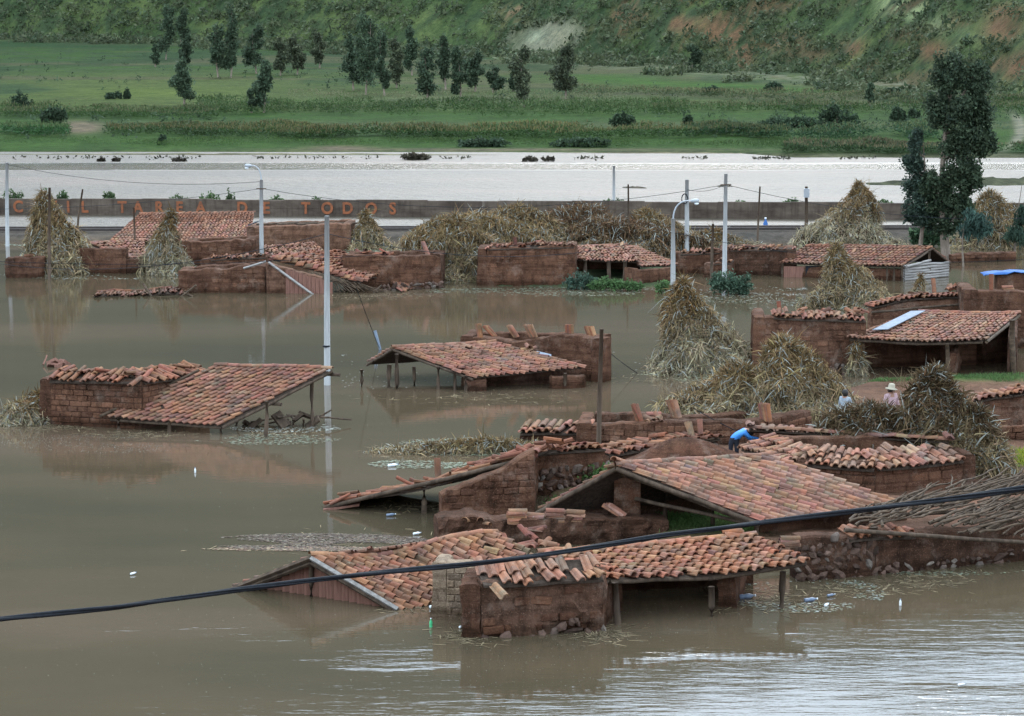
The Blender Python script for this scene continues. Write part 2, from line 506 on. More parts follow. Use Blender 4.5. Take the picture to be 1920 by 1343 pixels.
def hgt(X, Y):
    X = np.asarray(X, float); Y = np.asarray(Y, float)
    a = X / np.maximum(Y, 30)
    z = np.full(X.shape, -1.8) + 0.25 * fbm(X * 0.15, Y * 0.15, 3)
    nb = np.interp(Y, [-10, 5, 31], [10.4, 10.3, -1.8])
    z = np.where(Y < 31, np.maximum(z, nb), z)
    for poly, top in ((LAND, 0.22), (LAND2, 0.12)):
        sdv = poly_sd(X, Y, poly)
        zl = -1.8 + (1.8 + top) * sstep(-1.6, 0.35, sdv) + (sdv > -0.5) * 0.28 * (fbm(X * 0.9, Y * 0.9, 3) - 0.5)
        z = np.maximum(z, zl)
    # railway bank
    yb = 127.5 + 0.02 * X
    bank = 0.42 - 0.55 * np.maximum(0, np.abs(Y - yb) - 1.9) + 0.05 * (fbm(X * 0.8, Y * 0.8, 3) - 0.5)
    z = np.maximum(z, np.where(np.abs(Y - yb) < 8, bank, -5))
    # far bank and fields
    ys = np.interp(a, [-0.5, -0.2, 0.0, 0.10, 0.125, 0.5], [216, 215.5, 215, 213, 206.5, 203]) + 1.6 * (fbm(X * 0.12, Y * 0.0 + 3.3, 3) - 0.5)
    zf = 0.015 * (Y - ys) + 0.9 * sstep(-1.5, 3.0, Y - ys) - 0.75 + 0.5 * (fbm(X * 0.06, Y * 0.05, 3) - 0.5) * sstep(0, 20, Y - ys)
    z = np.where(Y > ys - 10, np.maximum(np.where(Y > ys - 10, zf, -5), -1.8), z)
    # mountainside
    yf = np.interp(a, [-0.6, -0.2286, -0.10, 0.0095, 0.12, 0.2286, 0.45], [980, 760, 640, 545, 430, 330, 250])
    yf = yf + 70 * (fbm(X * .014 + 2, Y * .004, 3) - .5)
    yc = np.interp(a, [-0.6, -0.2286, 0, 0.2286, 0.6], [1600, 1500, 1180, 1020, 950])
    el = np.interp(a, [-0.6, -0.2286, 0, 0.2286, 0.6], [19.0, 18.6, 17.1, 14.4, 13.0])
    zc = 12 + np.hypot(yc, a * yc) * np.tan(np.radians(el))
    zf0 = 0.015 * (yf - 215) + 0.15
    t = (Y - yf) / (yc - yf)
    tc = np.clip(t, 0, 1)
    gul = (fbm(X * 0.020, Y * 0.010, 4) - 0.5)
    g2 = (fbm(X * 0.09 + 5, Y * 0.07, 4) - 0.5)
    hz = zf0 + (zc - zf0) * (0.93 * tc + 0.07 * tc ** 2) + sstep(0, 0.06, t) * (20 * gul * np.minimum(1, 0.12 + t * 2)) + sstep(0.0, 0.02, t) * 5.0 * g2
    hz = hz - np.maximum(0, t - 1) * 120
    z = np.where(t > 0, np.maximum(z, hz), z)
    return z

def T(px, py, ylo=202.0, yhi=1250.0):
    """where the sight line through a pixel meets the far land"""
    d = ray(px, py)
    Ys = np.linspace(ylo, yhi, 2600)
    t = Ys / d[1]
    X = d[0] * t; Z = CAMZ + d[2] * t
    h = hgt(X, Ys)
    k = np.argmax(Z <= h)
    if Z[k] > h[k]: k = len(Ys) - 1
    return Vector((X[k], Ys[k], h[k]))

def gauss(px, py, cx, cy, rx, ry):
    return np.exp(-(((px - cx) / rx) ** 2 + ((py - cy) / ry) ** 2))

def build_terrain():
    tt = np.concatenate([np.linspace(-0.75, -0.27, 30)[:-1], np.linspace(-0.27, 0.27, 250), np.linspace(0.27, 0.75, 30)[1:]])
    Ys = np.concatenate([np.linspace(-40, 36, 20)[:-1], np.linspace(36, 100, 150)[:-1], np.linspace(100, 225, 90)[:-1],
                         np.linspace(225, 420, 95)[:-1], np.linspace(420, 860, 150)[:-1], np.linspace(860, 1900, 36)])
    TT, YY = np.meshgrid(tt, Ys)
    XX = TT * (YY + np.interp(YY, [-40, 60, 200, 400], [90, 40, 10, 0]))
    ZZ = hgt(XX, YY)
    nr, nc = XX.shape
    V = np.stack([XX.ravel(), YY.ravel(), ZZ.ravel()], 1)
    i = np.arange(nr * nc).reshape(nr, nc)
    F = np.stack([i[:-1, :-1].ravel(), i[:-1, 1:].ravel(), i[1:, 1:].ravel(), i[1:, :-1].ravel()], 1)
    # land use
    X, Y, Z = V[:, 0], V[:, 1], V[:, 2]
    px, py = apx(X, Y, Z)
    n1 = fbm(X * 0.05, Y * 0.05, 4); n2 = fbm(X * 0.25, Y * 0.25, 4); n3 = fbm(X * 0.6 + 9, Y * 0.6, 3)
    def C(r, g, b): return np.array([r, g, b])
    col = np.tile(C(0.105, 0.072, 0.046), (len(V), 1))
    def lay(c, w):
        nonlocal col
        w = np.clip(w, 0, 1)[:, None]; col = col * (1 - w) + np.asarray(c) * w
    near = (Y < 100)
    # village land: bare red soil with turf patches
    lay(C(0.135, 0.073, 0.05), near & (Z > -0.4))
    turf = near * sstep(0.05, 0.2, Z) * (gauss(px, py, 1330, 965, 120, 40) * 1.6 + gauss(px, py, 1100, 895, 60, 30) * 1.3 + gauss(px, py, 1900, 866, 60, 12) * 1.5
           + gauss(px, py, 1860, 706, 130, 9) * 1.2 + gauss(px, py, 1250, 860, 60, 14))
    lay(C(0.065, 0.105, 0.03), turf * (0.5 + n3))
    lay(C(0.055, 0.068, 0.034), (Y > 100) & (Y < 122) & (Z > -0.3))
    # railway ballast
    yb = 127.5 + 0.02 * X
    lay(C(0.085, 0.070, 0.058), np.where(np.abs(Y - yb) < 3.0, 1.0, 0))
    lay(C(0.06, 0.10, 0.032), np.where((Y < yb - 2.6) & (Y > yb - 6), sstep(0.40, 0.55, n1), 0))
    far = Y > 200
    green, tan, dark, olive, brite = C(0.050, 0.076, 0.028), C(0.098, 0.098, 0.056), C(0.03, 0.052, 0.026), C(0.098, 0.106, 0.042), C(0.056, 0.094, 0.026)
    lay(green, far * 1.0)
    lay(brite, far * sstep(0.45, 0.6, n1) * 0.6)
    lay(C(0.15, 0.115, 0.085), far * sstep(281, 288, py - 6 * (n2 - 0.5)) * 0.8)
    lay(brite, far * gauss(py, 0, 266, 0, 11, 1) * 0.8)
    lay(tan, far * gauss(py, 0, 232, 0, 7, 1) * 0.75 * sstep(150, 260, px))
    lay(C(0.055, 0.075, 0.042), far * sstep(0.46, 0.56, n2) * sstep(200, 150, py))
    lay(olive, far * sstep(212, 200, py) * sstep(120, 150, py) * (0.55 + 0.4 * gauss(px, 0, 300, 0, 260, 1)))
    lay(C(0.12, 0.135, 0.04), far * gauss(px, py, 290, 172, 150, 10) * 0.8)
    lay(C(0.15, 0.14, 0.095), far * gauss(px, py, 900, 186, 230, 9) * 0.9)
    lay(brite * 1.15, far * gauss(py - 148 - (px - 1150) * 0.055, 0, 0, 0, 8, 1) * sstep(1050, 1120, px) * sstep(1800, 1650, px))
    lay(tan, far * gauss(py - 172 - (px - 1150) * 0.03, 0, 0, 0, 9, 1) * sstep(1050, 1120, px) * 0.8)
    lay(tan * 1.15, far * gauss(py - 130 - (px - 1150) * 0.075, 0, 0, 0, 6, 1) * sstep(1000, 1120, px) * 0.8)
    lay(C(0.20, 0.13, 0.11), far * gauss(px, py, 152, 236, 40, 10) * 1.6)
    lay(C(0.20, 0.13, 0.11), far * (gauss(px, py, 640, 274, 60, 4) + gauss(px, py, 950, 278, 400, 3)) * 0.9)
    lay(C(0.26, 0.20, 0.18), far * gauss(px - 1912 + 0.02 * (py - 240) ** 2, py, 0, 242, 10, 30) * 1.8)
    lay(C(0.11, 0.088, 0.058), far * sstep(0.54, 0.64, fbm(X * .018 + 4, Y * .03, 4)) * sstep(225, 190, py) * .75)
    lay(C(0.036, 0.06, 0.032), far * sstep(0.52, 0.62, fbm(X * .035 + 14, Y * .02, 4)) * sstep(215, 180, py) * .7)
    # mountainside scrub, red scars and the pale landslip
    a = X / np.maximum(Y, 30)
    yf = np.interp(a, [-0.6, -0.2286, -0.10, 0.0095, 0.12, 0.2286, 0.45], [980, 760, 640, 545, 430, 330, 250])
    yf = yf + 70 * (fbm(X * .014 + 2, Y * .004, 3) - .5)
    hill = sstep(-60, 25, Y - yf + 70 * (n1 - .5))
    lay(C(0.078, 0.096, 0.044), hill)
    lay(C(0.125, 0.132, 0.060), hill * sstep(0.48, 0.66, n1) * 0.75)
    lay(C(0.038, 0.052, 0.036), hill * sstep(0.52, 0.36, n2) * 0.7)
    red = sstep(0.57, 0.66, fbm(X * 0.11 + 31, Y * 0.03 + Z * 0.3, 4)) * sstep(-0.03, 0.06, a)
    lay(C(0.18, 0.092, 0.066), hill * red * 0.7)
    for (cx, cy, rx, ry, w) in ((1350, 62, 60, 22, 1.4), (1385, 105, 26, 40, 1.3), (1270, 45, 40, 16, 1.1), (1590, 88, 26, 12, 1.2),
                                (1740, 95, 30, 18, 1.2), (1870, 55, 36, 28, 1.1), (1895, 125, 40, 22, 1.2), (1140, 60, 40, 14, 0.9), (1160, 30, 16, 16, 0.9), (1880, 20, 40, 10, 1)):
        lay(C(0.20, 0.095, 0.066), hill * gauss(px, py, cx, cy, rx * .9, ry * .9) * w * 1.2 * sstep(0.30, 0.5, n2))
    scar = sstep(0.16, 0.30, gauss(px, py + 0.25 * (px - 1000), 1010, 78, 66, 30) + 0.34 * (n2 - 0.5)) * sstep(110, 101, py)
    lay(C(0.30, 0.235, 0.205), hill * scar * (0.65 + 0.45 * n3))
    lay(C(0.42, 0.38, 0.32), hill * gauss(px, py, 1003, 68, 16, 9) * 0.9)
    lay(C(0.24, 0.14, 0.10), hill * gauss(px, py, 965, 22, 26, 26) * sstep(0.42, 0.55, n2) * 1.3)
    lay(C(0.30, 0.29, 0.18), hill * (gauss(px, py, 1690, 5, 50, 14) + gauss(px - 1.6 * (py - 35), py, 1720, 35, 40, 30)) * sstep(0.4, 0.55, n2) * 0.9)
    lay(C(0.24, 0.20, 0.17), far * sstep(0.47, 0.60, n3) * gauss(py - 118 - (px - 1100) * 0.07, 0, 0, 0, 7, 1) * sstep(900, 1000, px) * 0.9)
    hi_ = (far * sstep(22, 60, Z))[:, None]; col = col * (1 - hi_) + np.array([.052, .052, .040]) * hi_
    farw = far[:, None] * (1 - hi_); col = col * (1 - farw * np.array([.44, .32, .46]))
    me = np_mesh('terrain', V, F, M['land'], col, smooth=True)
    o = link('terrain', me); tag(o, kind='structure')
    return o
build_terrain()

# the flood itself: one sheet over everything low
def build_water():
    V = [(-400, 20, 0), (400, 20, 0), (400, 235, 0), (-400, 235, 0)]
    me = np_mesh('flood_water', V, [(0, 1, 2, 3)], M['water'])
    o = link('flood_water', me); tag(o, kind='structure')
build_water()

# ------------------------------------------------------------------ leaves, heaps, trees
def blades(name, pos, dirs, length, width, col, mat, off, droop=0.3, nrm=None):
    """bent strips: 6 corners, 2 quads each"""
    n = len(pos)
    pos = np.asarray(pos) - np.asarray(off)
    d = dirs / np.linalg.norm(dirs, axis=1, keepdims=True)
    s = np.cross(d, rng.normal(size=(n, 3)) if nrm is None else nrm)
    s /= np.linalg.norm(s, axis=1, keepdims=True) + 1e-9
    L = np.asarray(length)[:, None]; W = np.asarray(width)[:, None]
    dz = np.array([0, 0, -1.0])
    p1 = pos + d * L * 0.5 + dz * L * droop * 0.2
    p2 = pos + d * L + dz * L * droop
    V = np.stack([pos - s * W * 0.4, pos + s * W * 0.4, p1 - s * W * 0.5, p1 + s * W * 0.5, p2 - s * W * 0.12, p2 + s * W * 0.12], 1).reshape(-1, 3)
    b = np.arange(n)[:, None] * 6
    F = np.concatenate([b + np.array([[0, 1, 3, 2]]), b + np.array([[2, 3, 5, 4]])], 1).reshape(-1, 4)
    return np_mesh(name, V, F, mat, np.repeat(col, 6, axis=0))

def quads(name, pos, size, col, mat, off, flat=0.0):
    """leaf-sized diamonds in all directions"""
    n = len(pos)
    pos = np.asarray(pos) - np.asarray(off)
    a = rng.normal(size=(n, 3)); a[:, 2] -= flat * np.abs(a[:, 2]); a /= np.linalg.norm(a, axis=1, keepdims=True)
    b = np.cross(a, rng.normal(size=(n, 3))); b /= np.linalg.norm(b, axis=1, keepdims=True)
    S = np.asarray(size)[:, None]
    V = np.stack([pos - a * S, pos + b * S * 0.45, pos + a * S, pos - b * S * 0.45], 1).reshape(-1, 3)
    F = np.arange(4 * n).reshape(-1, 4)
    return np_mesh(name, V, F, mat, np.repeat(col, 4, axis=0))

def heap(label, cx, base, wpx, top, n=6000, depth=0.8, peak=1.3, pal=0, blade=0.34, lop=0.0, upright=0.0, z0=0.0, lump=0.25, group='stacks of dried maize stalks', cat='straw stack', name='straw_stack', bw=1.0):
    c = G(cx, base)
    cy_shift = 0
    rx = wpx / 2 * c.y / FPX
    ry = rx * depth
    c = Vector((c.x, c.y + ry * 0.9, z0))
    h = DY(cx, top, c.y).z - z0
    o = thing(name, label, cat, c, group)
    sd_ = rng.integers(0, 9999)
    def surf(th, v):
        """v 0 at foot, 1 at peak; returns offset from c"""
        rad = (1 - v) ** (1 / peak) * (0.93 + 0.07 * np.cos(3 * th))
        lumpf = 1 + (lump + .12) * (fbm(np.cos(th) * 1.6 + sd_, np.sin(th) * 1.6 + v * 3.0, 3) - 0.5) * 2.6 * np.clip(1.15 - v, 0, 1)
        lf2 = 1 + .26 * (fbm(np.cos(th) * 4.5 + sd_ + 9, np.sin(th) * 4.5 + v * 8, 2) - 0.5) * 2
        sway = .16 * rx * np.sin(v * 4.5 + sd_)
        zz = v * h * (1 + .10 * np.sin(th * 2 + sd_) * v * (1 - v) * 4) * (1 - .10 * (fbm(np.cos(th) * 2 + sd_, np.sin(th) * 2 + 4, 2) - .3) * (1 - v))
        return np.stack([np.cos(th) * rad * lumpf * lf2 * rx + lop * rx * v + sway, np.sin(th) * rad * lumpf * lf2 * ry, zz], -1)
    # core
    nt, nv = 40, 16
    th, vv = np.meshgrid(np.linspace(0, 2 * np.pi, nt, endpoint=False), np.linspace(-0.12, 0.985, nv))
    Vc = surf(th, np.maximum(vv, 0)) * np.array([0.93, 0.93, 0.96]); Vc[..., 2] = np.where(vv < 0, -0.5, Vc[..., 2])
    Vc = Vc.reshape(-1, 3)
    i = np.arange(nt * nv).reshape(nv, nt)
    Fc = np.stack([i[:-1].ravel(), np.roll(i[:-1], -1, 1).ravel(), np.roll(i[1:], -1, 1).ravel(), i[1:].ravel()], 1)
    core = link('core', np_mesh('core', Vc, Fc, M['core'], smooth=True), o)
    # stalk leaves
    n = int(n * 1.42); blade = blade * .90
    # matted leaves: each handful lies its own way along the slumped surface, a few stand out
    K = max(12, n // 18); k = rng.integers(0, K, n)
    vk = rng.random(K) ** 1.25; vk = np.where(rng.random(K) < 0.05, 0.9 + 0.1 * rng.random(K), vk)
    tk = np.where(rng.random(K) < 0.58, -np.pi / 2 + rng.normal(0, 0.8, K), rng.random(K) * 2 * np.pi)
    ok_ = np.stack([np.cos(tk), np.sin(tk), np.full(K, 0.55)], -1); ok_ /= np.linalg.norm(ok_, axis=1, keepdims=True)
    dk = np.array([0, 0, -1.0]) * rng.uniform(-0.4, 1.1, (K, 1)) + rng.normal(0, 0.8, (K, 3))
    lie = rng.uniform(.55, 1.05, (K, 1)); dk -= ok_ * (dk * ok_).sum(1, keepdims=True) * lie
    upk = rng.random(K) < (0.05 + upright + 0.3 * (vk > 0.88))
    dk[upk] = ok_[upk] * 0.4 + np.array([0, 0, 1.1]) + rng.normal(0, 0.35, (upk.sum(), 3))
    dk /= np.linalg.norm(dk, axis=1, keepdims=True)
    bk_ = rng.uniform(0.4, 1.4, K); hk = rng.uniform(-.07, .06, K) * min(rx, 2.0)
    loose = rng.random(n) < .22
    v = np.clip(np.where(loose, rng.random(n) ** 1.35, vk[k] + rng.normal(0, .04, n)), 0, 1)
    th = np.where(loose, np.where(rng.random(n) < .55, -np.pi / 2 + rng.normal(0, 0.75, n), rng.random(n) * 2 * np.pi), tk[k] + rng.normal(0, .13, n))
    p = surf(th, v)
    out = np.stack([np.cos(th), np.sin(th), np.full(n, 0.35)], -1)
    p += out * (hk[k][:, None] + rng.normal(0.01, 0.025, (n, 1)))
    dirs = dk[k] + rng.normal(0, 0.42, (n, 3)) + np.array([0, 0, -.25])
    pals = [((0.19, 0.118, 0.052), (0.36, 0.295, 0.185)), ((0.15, 0.090, 0.048), (0.25, 0.17, 0.092)), ((0.22, 0.145, 0.068), (0.33, 0.25, 0.142)), ((0.125, 0.082, 0.043), (0.24, 0.175, 0.095))][pal]
    hi, lo = np.array(pals[0]), np.array(pals[1])
    w = np.clip((v - 0.18 + 0.55 * (fbm(np.cos(th) * 2.4 + 3 + sd_, np.sin(th) * 2.4 + v * 4, 3) - 0.5)) / 0.55, 0, 1)[:, None]
    col = hi * w + lo * (1 - w)
    col = col * bk_[k][:, None] * rng.uniform(0.55, 1.4, (n, 1)) * rng.uniform(0.92, 1.08, (n, 3))
    grey = rng.random(n) < 0.12
    col[grey] = np.array([0.36, 0.36, 0.31]) * rng.uniform(0.6, 1.2, (grey.sum(), 1))
    stalk = rng.random(n) < .02
    L = blade * rng.uniform(0.35, 1.2, n) * np.where(stalk, 2.6, 1); Wd = blade * 0.080 * bw * rng.uniform(0.6, 1.4, n)
    me = blades('leaves', p, dirs, L, Wd, col, M['straw'], (0, 0, 0), droop=0.25)
    lv = link('leaves', me, o); tag(lv, kind='stuff')
    return o

def crown_pts(n, ells, clump=0.35):
    """points filling several ellipsoids (centre, radii), thicker in clumps near the outside"""
    vol = np.array([e[1][0] * e[1][2] for e in ells]); k = rng.choice(len(ells), n, p=vol / vol.sum())
    nclump = 20
    d = rng.normal(size=(len(ells), nclump, 3)); d /= np.linalg.norm(d, axis=2, keepdims=True)
    cc = d * rng.random((len(ells), nclump, 1)) ** (1 / 2.4) * 0.95
    j = rng.integers(0, nclump, n)
    q = cc[k, j] + rng.normal(0, clump * 0.52, (n, 3)) * np.array([1, 1, 1.25])
    cen = np.array([e[0] for e in ells])[k]; rad = np.array([e[1] for e in ells])[k]
    shade = rng.uniform(0.75, 1.25, (len(ells), nclump))[k, j]
    return cen + q * rad, shade, q[:, 2]

def tree(name, label, base, height, ells, n, leaf, c0, c1, trunk_r, group=None, limbs=True, cat='tree', lean=0.0, droop=False):
    """ells: (dx, dz, rx, rz) relative to base"""
    base = Vector(base)
    o = thing(name, label, cat, base, group)
    E = [(np.array([dx, rng.uniform(-0.3, 0.3) * rx, dz]), np.array([rx, rx * 0.85, rz])) for dx, dz, rx, rz in ells]
    mb = MB()
    pts = [base + Vector((lean * height * (t ** 1.3) + 0.04 * height * math.sin(3 * t + height), 0.02 * height * math.sin(5 * t), t * height - (0.3 if t == 0 else 0))) for t in np.linspace(0, 0.95, 8)]
    mb.tube(pts, trunk_r, trunk_r * 0.18, 7)
    if limbs:
        for c, r in E:
            t = max(0.12, min(0.85, (c[2] - r[2] * 0.9) / height))
            a = pts[0].lerp(pts[-1], t / 0.95) if t < 0.95 else pts[-1]
            k = min(6, int(t / 0.95 * 7)); a = pts[k].lerp(pts[k + 1], t / 0.95 * 7 - k)
            e = base + Vector(c)
            mb.tube([a, a.lerp(e, 0.5) + Vector((0, 0, -0.03 * height)), e, e + Vector((0.05, 0, 0.5 * r[2]))], trunk_r * 0.42, trunk_r * 0.08, 5)
    mb.build('trunk', M['bark'], o, smooth=True)
    p, sh, qz = crown_pts(n, E)
    col = np.array(c0) + (np.array(c1) - np.array(c0)) * rng.random((n, 1)); col = col * sh[:, None] * rng.uniform(0.7, 1.3, (n, 1))
    if droop:
        d = rng.normal(0, 0.6, (n, 3)) + np.array([0, 0, -0.9])
        me = blades('crown', p, d, leaf * 2 * rng.uniform(0.6, 1.3, n), leaf * 0.55 * rng.uniform(0.7, 1.3, n), col, M['leaf'], (0, 0, 0), droop=0.2)
    else:
        me = quads('crown', p, leaf * rng.uniform(0.6, 1.4, n), col, M['leaf'], (0, 0, 0))
    cr = link('crown', me, o); tag(cr, kind='stuff')
    return o
# ------------------------------------------------------------------ clay tiles, bricks, mud walls
def arc_tile(prof, name, mat, thick=0.15, lift=0.16, taper=0.12):
    """a tile from a cross-section in x/z, y from upper (-0.5) to lower (+0.5) end"""
    V = []; F = []
    n = len(prof)
    for (y, s, dz) in ((-0.5, 1 - taper, 0.0), (0.5, 1.0, lift)):
        for (x, z) in prof: V.append((x * s, y, z * s + dz))
        for (x, z) in prof: V.append((x * s * 0.93, y, z * s + dz - thick))
    for i in range(n - 1):
        F.append((i, i + 1, 2 * n + i + 1, 2 * n + i))                       # top
        F.append((n + i + 1, n + i, 3 * n + i, 3 * n + i + 1))               # underside
        F.append((2 * n + i, 2 * n + i + 1, 3 * n + i + 1, 3 * n + i))       # lower end
    F.append((0, 2 * n, 3 * n, n)); F.append((n - 1, 2 * n - 1, 4 * n - 1, 3 * n - 1))
    me = bpy.data.meshes.new(name); me.from_pydata(V, [], F); me.materials.append(mat); me.update()
    return me
PR = [(-0.30 + 0.0, 0.0)] + [(-0.02 - 0.33 * math.cos(t), 0.29 * math.sin(t) + 0.02) for t in np.linspace(0.25, math.pi - 0.25, 5)] + [(0.36, -0.06), (0.50, -0.10), (0.64, -0.04)]
PRB = [(-0.5 * math.cos(t), 0.46 * math.sin(t)) for t in np.linspace(0.0, math.pi, 7)]
TILE = [arc_tile([(x + random.uniform(-.02, .02), z * random.uniform(.9, 1.1)) for x, z in PR], 'tile', M['tile'], lift=random.uniform(.26, .40)) for k in range(4)]
BARREL = arc_tile(PRB, 'tile', M['tile'], thick=0.08, lift=0.0, taper=0.16)
tv = np.array([v.co[:] for v in TILE[0].vertices]); tf = [tuple(p.vertices) for p in TILE[0].polygons]
TF4 = np.array(tf)

def rounded_brick(seed):
    r = random.Random(seed)
    b = 0.09; V = []; F = []
    bm = bmesh.new(); bmesh.ops.create_cube(bm, size=1.0)
    bmesh.ops.bevel(bm, geom=bm.edges[:], offset=0.085, segments=1, affect='EDGES')
    for v in bm.verts: v.co += Vector((r.uniform(-1, 1) * .03, r.uniform(-1, 1) * .02, r.uniform(-1, 1) * .04))
    return bm
def mesh_of(bm, name, mat):
    me = bpy.data.meshes.new(name); bm.to_mesh(me); bm.free(); me.materials.append(mat); return me
BRICKS = {k: [mesh_of(rounded_brick(s), 'brick', M[k]) for s in range(4)] for k in ('mudb', 'pale')}
def stone_bm(seed):
    r = random.Random(seed); bm = bmesh.new(); bmesh.ops.create_icosphere(bm, subdivisions=1, radius=0.5)
    for v in bm.verts: v.co *= r.uniform(0.62, 1.15)
    return bm
STONES = [mesh_of(stone_bm(s + 50), 'stone', M['stone']) for s in range(6)]

def tile_roof(root, RL, RR, EL, ER, rows, cols, tint=(1, 1, 1), sag=0.0, jit=1.0, miss=0.0, cap=300, seed=1, dark=None, name='roof', ridge=True, hump=None, deck=True, loose=0.03, thickness=0.05):
    """tiles over a quad: ridge left/right, eave left/right; the deck is the part, the tiles its pieces"""
    r = random.Random(seed)
    RL, RR, EL, ER = map(Vector, (RL, RR, EL, ER))
    def S(u, v):
        p = RL.lerp(RR, u).lerp(EL.lerp(ER, u), v)
        z = -sag * 4 * u * (1 - u) * (0.35 + 0.65 * v) + 0.05 * (float(fbm(u * 3 + seed, v * 3, 2)) - 0.5)
        if hump: z += hump(u, v)
        return p + Vector((0, 0, z))
    # deck of canes and mud
    mb = MB(); nu, nv = 10, 6
    top = [[S(0.01 + 0.98 * i / nu, 0.02 + 0.95 * j / nv) + Vector((0, 0, -0.035)) for i in range(nu + 1)] for j in range(nv + 1)]
    V = [p for row in top for p in row] + [p + Vector((0, 0, -thickness)) for row in top for p in row]
    w = nu + 1; o2 = w * (nv + 1); F = []
    for j in range(nv):
        for i in range(nu):
            a = j * w + i
            F += [(a, a + 1, a + w + 1, a + w), (o2 + a, o2 + a + w, o2 + a + w + 1, o2 + a + 1)]
    for i in range(nu):
        a = i; b = nv * w + i
        F += [(a, o2 + a, o2 + a + 1, a + 1), (b, b + 1, o2 + b + 1, o2 + b)]
    for j in range(nv):
        a = j * w; b = j * w + nu
        F += [(a, a + w, o2 + a + w, o2 + a), (b, o2 + b, o2 + b + w, b + w)]
    mb.add(V, F)
    part = mb.build(name, M['deck'], root)
    items = []
    for i in range(cols):
        cj = r.uniform(-1, 1)
        for j in range(rows):
            if r.random() < miss: continue
            u = (i + 0.5) / cols; v = (j + 0.5) / rows
            p = S(u, v)
            y = (S(u, min(1, v + 0.02)) - S(u, max(0, v - 0.02))).normalized()
            ww = (EL.lerp(RL, 1 - v)); x = (S(min(1, u + 0.02), v) - S(max(0, u - 0.02), v)).normalized()
            span = (RR - RL).lerp(ER - EL, v).length / cols
            z = x.cross(y)
            if z.z < 0: x = -x; z = -z
            z.normalize()
            pitch = span * abs((x.cross(y)).length); x = y.cross(z)
            ln = ((EL - RL).lerp(ER - RL if False else ER - RR, u)).length / rows
            jj = jit
            if r.random() < loose: jj = jit * 4
            m3 = Matrix((x, y, z)).transposed()
            m3 = m3 @ Euler((r.gauss(0, 0.025) * jj, r.gauss(0, 0.03) * jj, r.gauss(0, 0.035) * jj)).to_matrix()
            loc = p + x * r.gauss(0, 0.012) * jj + y * (r.gauss(0, 0.025) * jj + 0.03 * cj) + z * abs(r.gauss(0, 0.008) * jj)
            items.append((loc, m3, (pitch, ln * 1.30, pitch * 0.95)))
    if ridge:
        n = max(2, int((RR - RL).length / 0.36))
        for i in range(n):
            u = (i + 0.5) / n
            p = S(u, 0.0) + Vector((0, 0, 0.03)); y = (S(min(1, u + .03), 0) - S(max(0, u - .03), 0)).normalized()
            z = (Vector((0, 0, 1)) - y * y.z).normalized(); x = y.cross(z)
            m3 = Matrix((x, y, z)).transposed() @ Euler((r.gauss(0, .05), r.gauss(0, .1), r.gauss(0, .06))).to_matrix()
            items.append((p, m3, (0.19, 0.44, 0.16)))
    items.sort(key=lambda t: t[0].y)
    place_tiles(root, part, items, tint, cap, r)
    return part

def place_tiles(root, part, items, tint, cap, r):
    off = root.location
    for loc, m3, sc in items[:cap]:
        ob = bpy.data.objects.new('tile', TILE[r.randrange(4)] if sc[2] != 0.16 else BARREL)
        ob.matrix_world = Matrix.LocRotScale(loc - off, m3.to_quaternion(), Vector(sc))
        ob.parent = part
        ob.color = (*[c * r.uniform(0.9, 1.1) for c in tint], 1)
        COL.objects.link(ob)
    rest = items[cap:]
    if rest:
        VV = []
        for loc, m3, sc in rest:
            A = np.array(m3) * np.array(sc)[None, :]
            VV.append(tv @ A.T + np.array(loc - off))
        V = np.concatenate(VV); F = np.concatenate([TF4 + k * len(tv) for k in range(len(rest))])
        st = link('tile_field', np_mesh('tile_field', V, F, M['tile_i']), part)
        st.color = (*tint, 1); tag(st, kind='stuff')

def mud_wall(root, a, b, tops, th=0.4, mat='mud', amp=0.05, z0=-0.6, name='wall', parent=None, seed=0, batter=0.04):
    """thick hand-laid wall from a to b; tops = heights along it"""
    a, b = Vector(a), Vector(b); a.z = b.z = 0
    d = (b - a); L = d.length; d.normalize()
    nrm = Vector((d.y, -d.x, 0))
    if nrm.y > 0: nrm = -nrm          # towards the viewer's side
    nl = max(3, int(L / 0.12)); zs = tops; m = 9
    sec_n = 2 * m + 2
    V = []
    for i in range(nl + 1):
        t = i / nl
        zt = float(np.interp(t * (len(zs) - 1), range(len(zs)), zs)) + (0.13 * (float(fbm(t * L * 0.9 + seed, seed * 1.3, 4)) - 0.5) + 0.07 * (float(vnoise(t * L * 5 + seed, 3.1)) - 0.5)) * min(1.2, amp / 0.05)
        base = a + d * (L * t)
        sec = []
        for k in range(m): sec.append((0.0 + batter * (1 - k / (m - 1)), z0 + (zt - 0.04 - z0) * k / (m - 1)))
        sec.append((-0.06, zt)); sec.append((-th + 0.06, zt))
        for k in range(m): sec.append((-th - batter * k / (m - 1), zt - 0.04 - (zt - 0.04 - z0) * k / (m - 1)))
        for k, (o, z) in enumerate(sec):
            nz = (float(vnoise(t * L * 2.4 + seed * 7, z * 2.6 + k * (k >= m + 1))) - 0.5) + 0.8 * (float(vnoise(t * L * 7 + seed, z * 9)) - 0.5)
            sgn = 1 if k < m + 1 else -1
            V.append(base + nrm * (o + sgn * nz * amp * 1.6) + Vector((0, 0, z)))
    F = []
    for i in range(nl):
        for k in range(sec_n - 1):
            q = i * sec_n + k
            F.append((q, q + sec_n, q + sec_n + 1, q + 1))
    F.append(tuple(range(sec_n))); F.append(tuple(nl * sec_n + k for k in reversed(range(sec_n))))
    mb = MB(); mb.add(V, F)
    return mb.build(name, M[mat], root, parent)

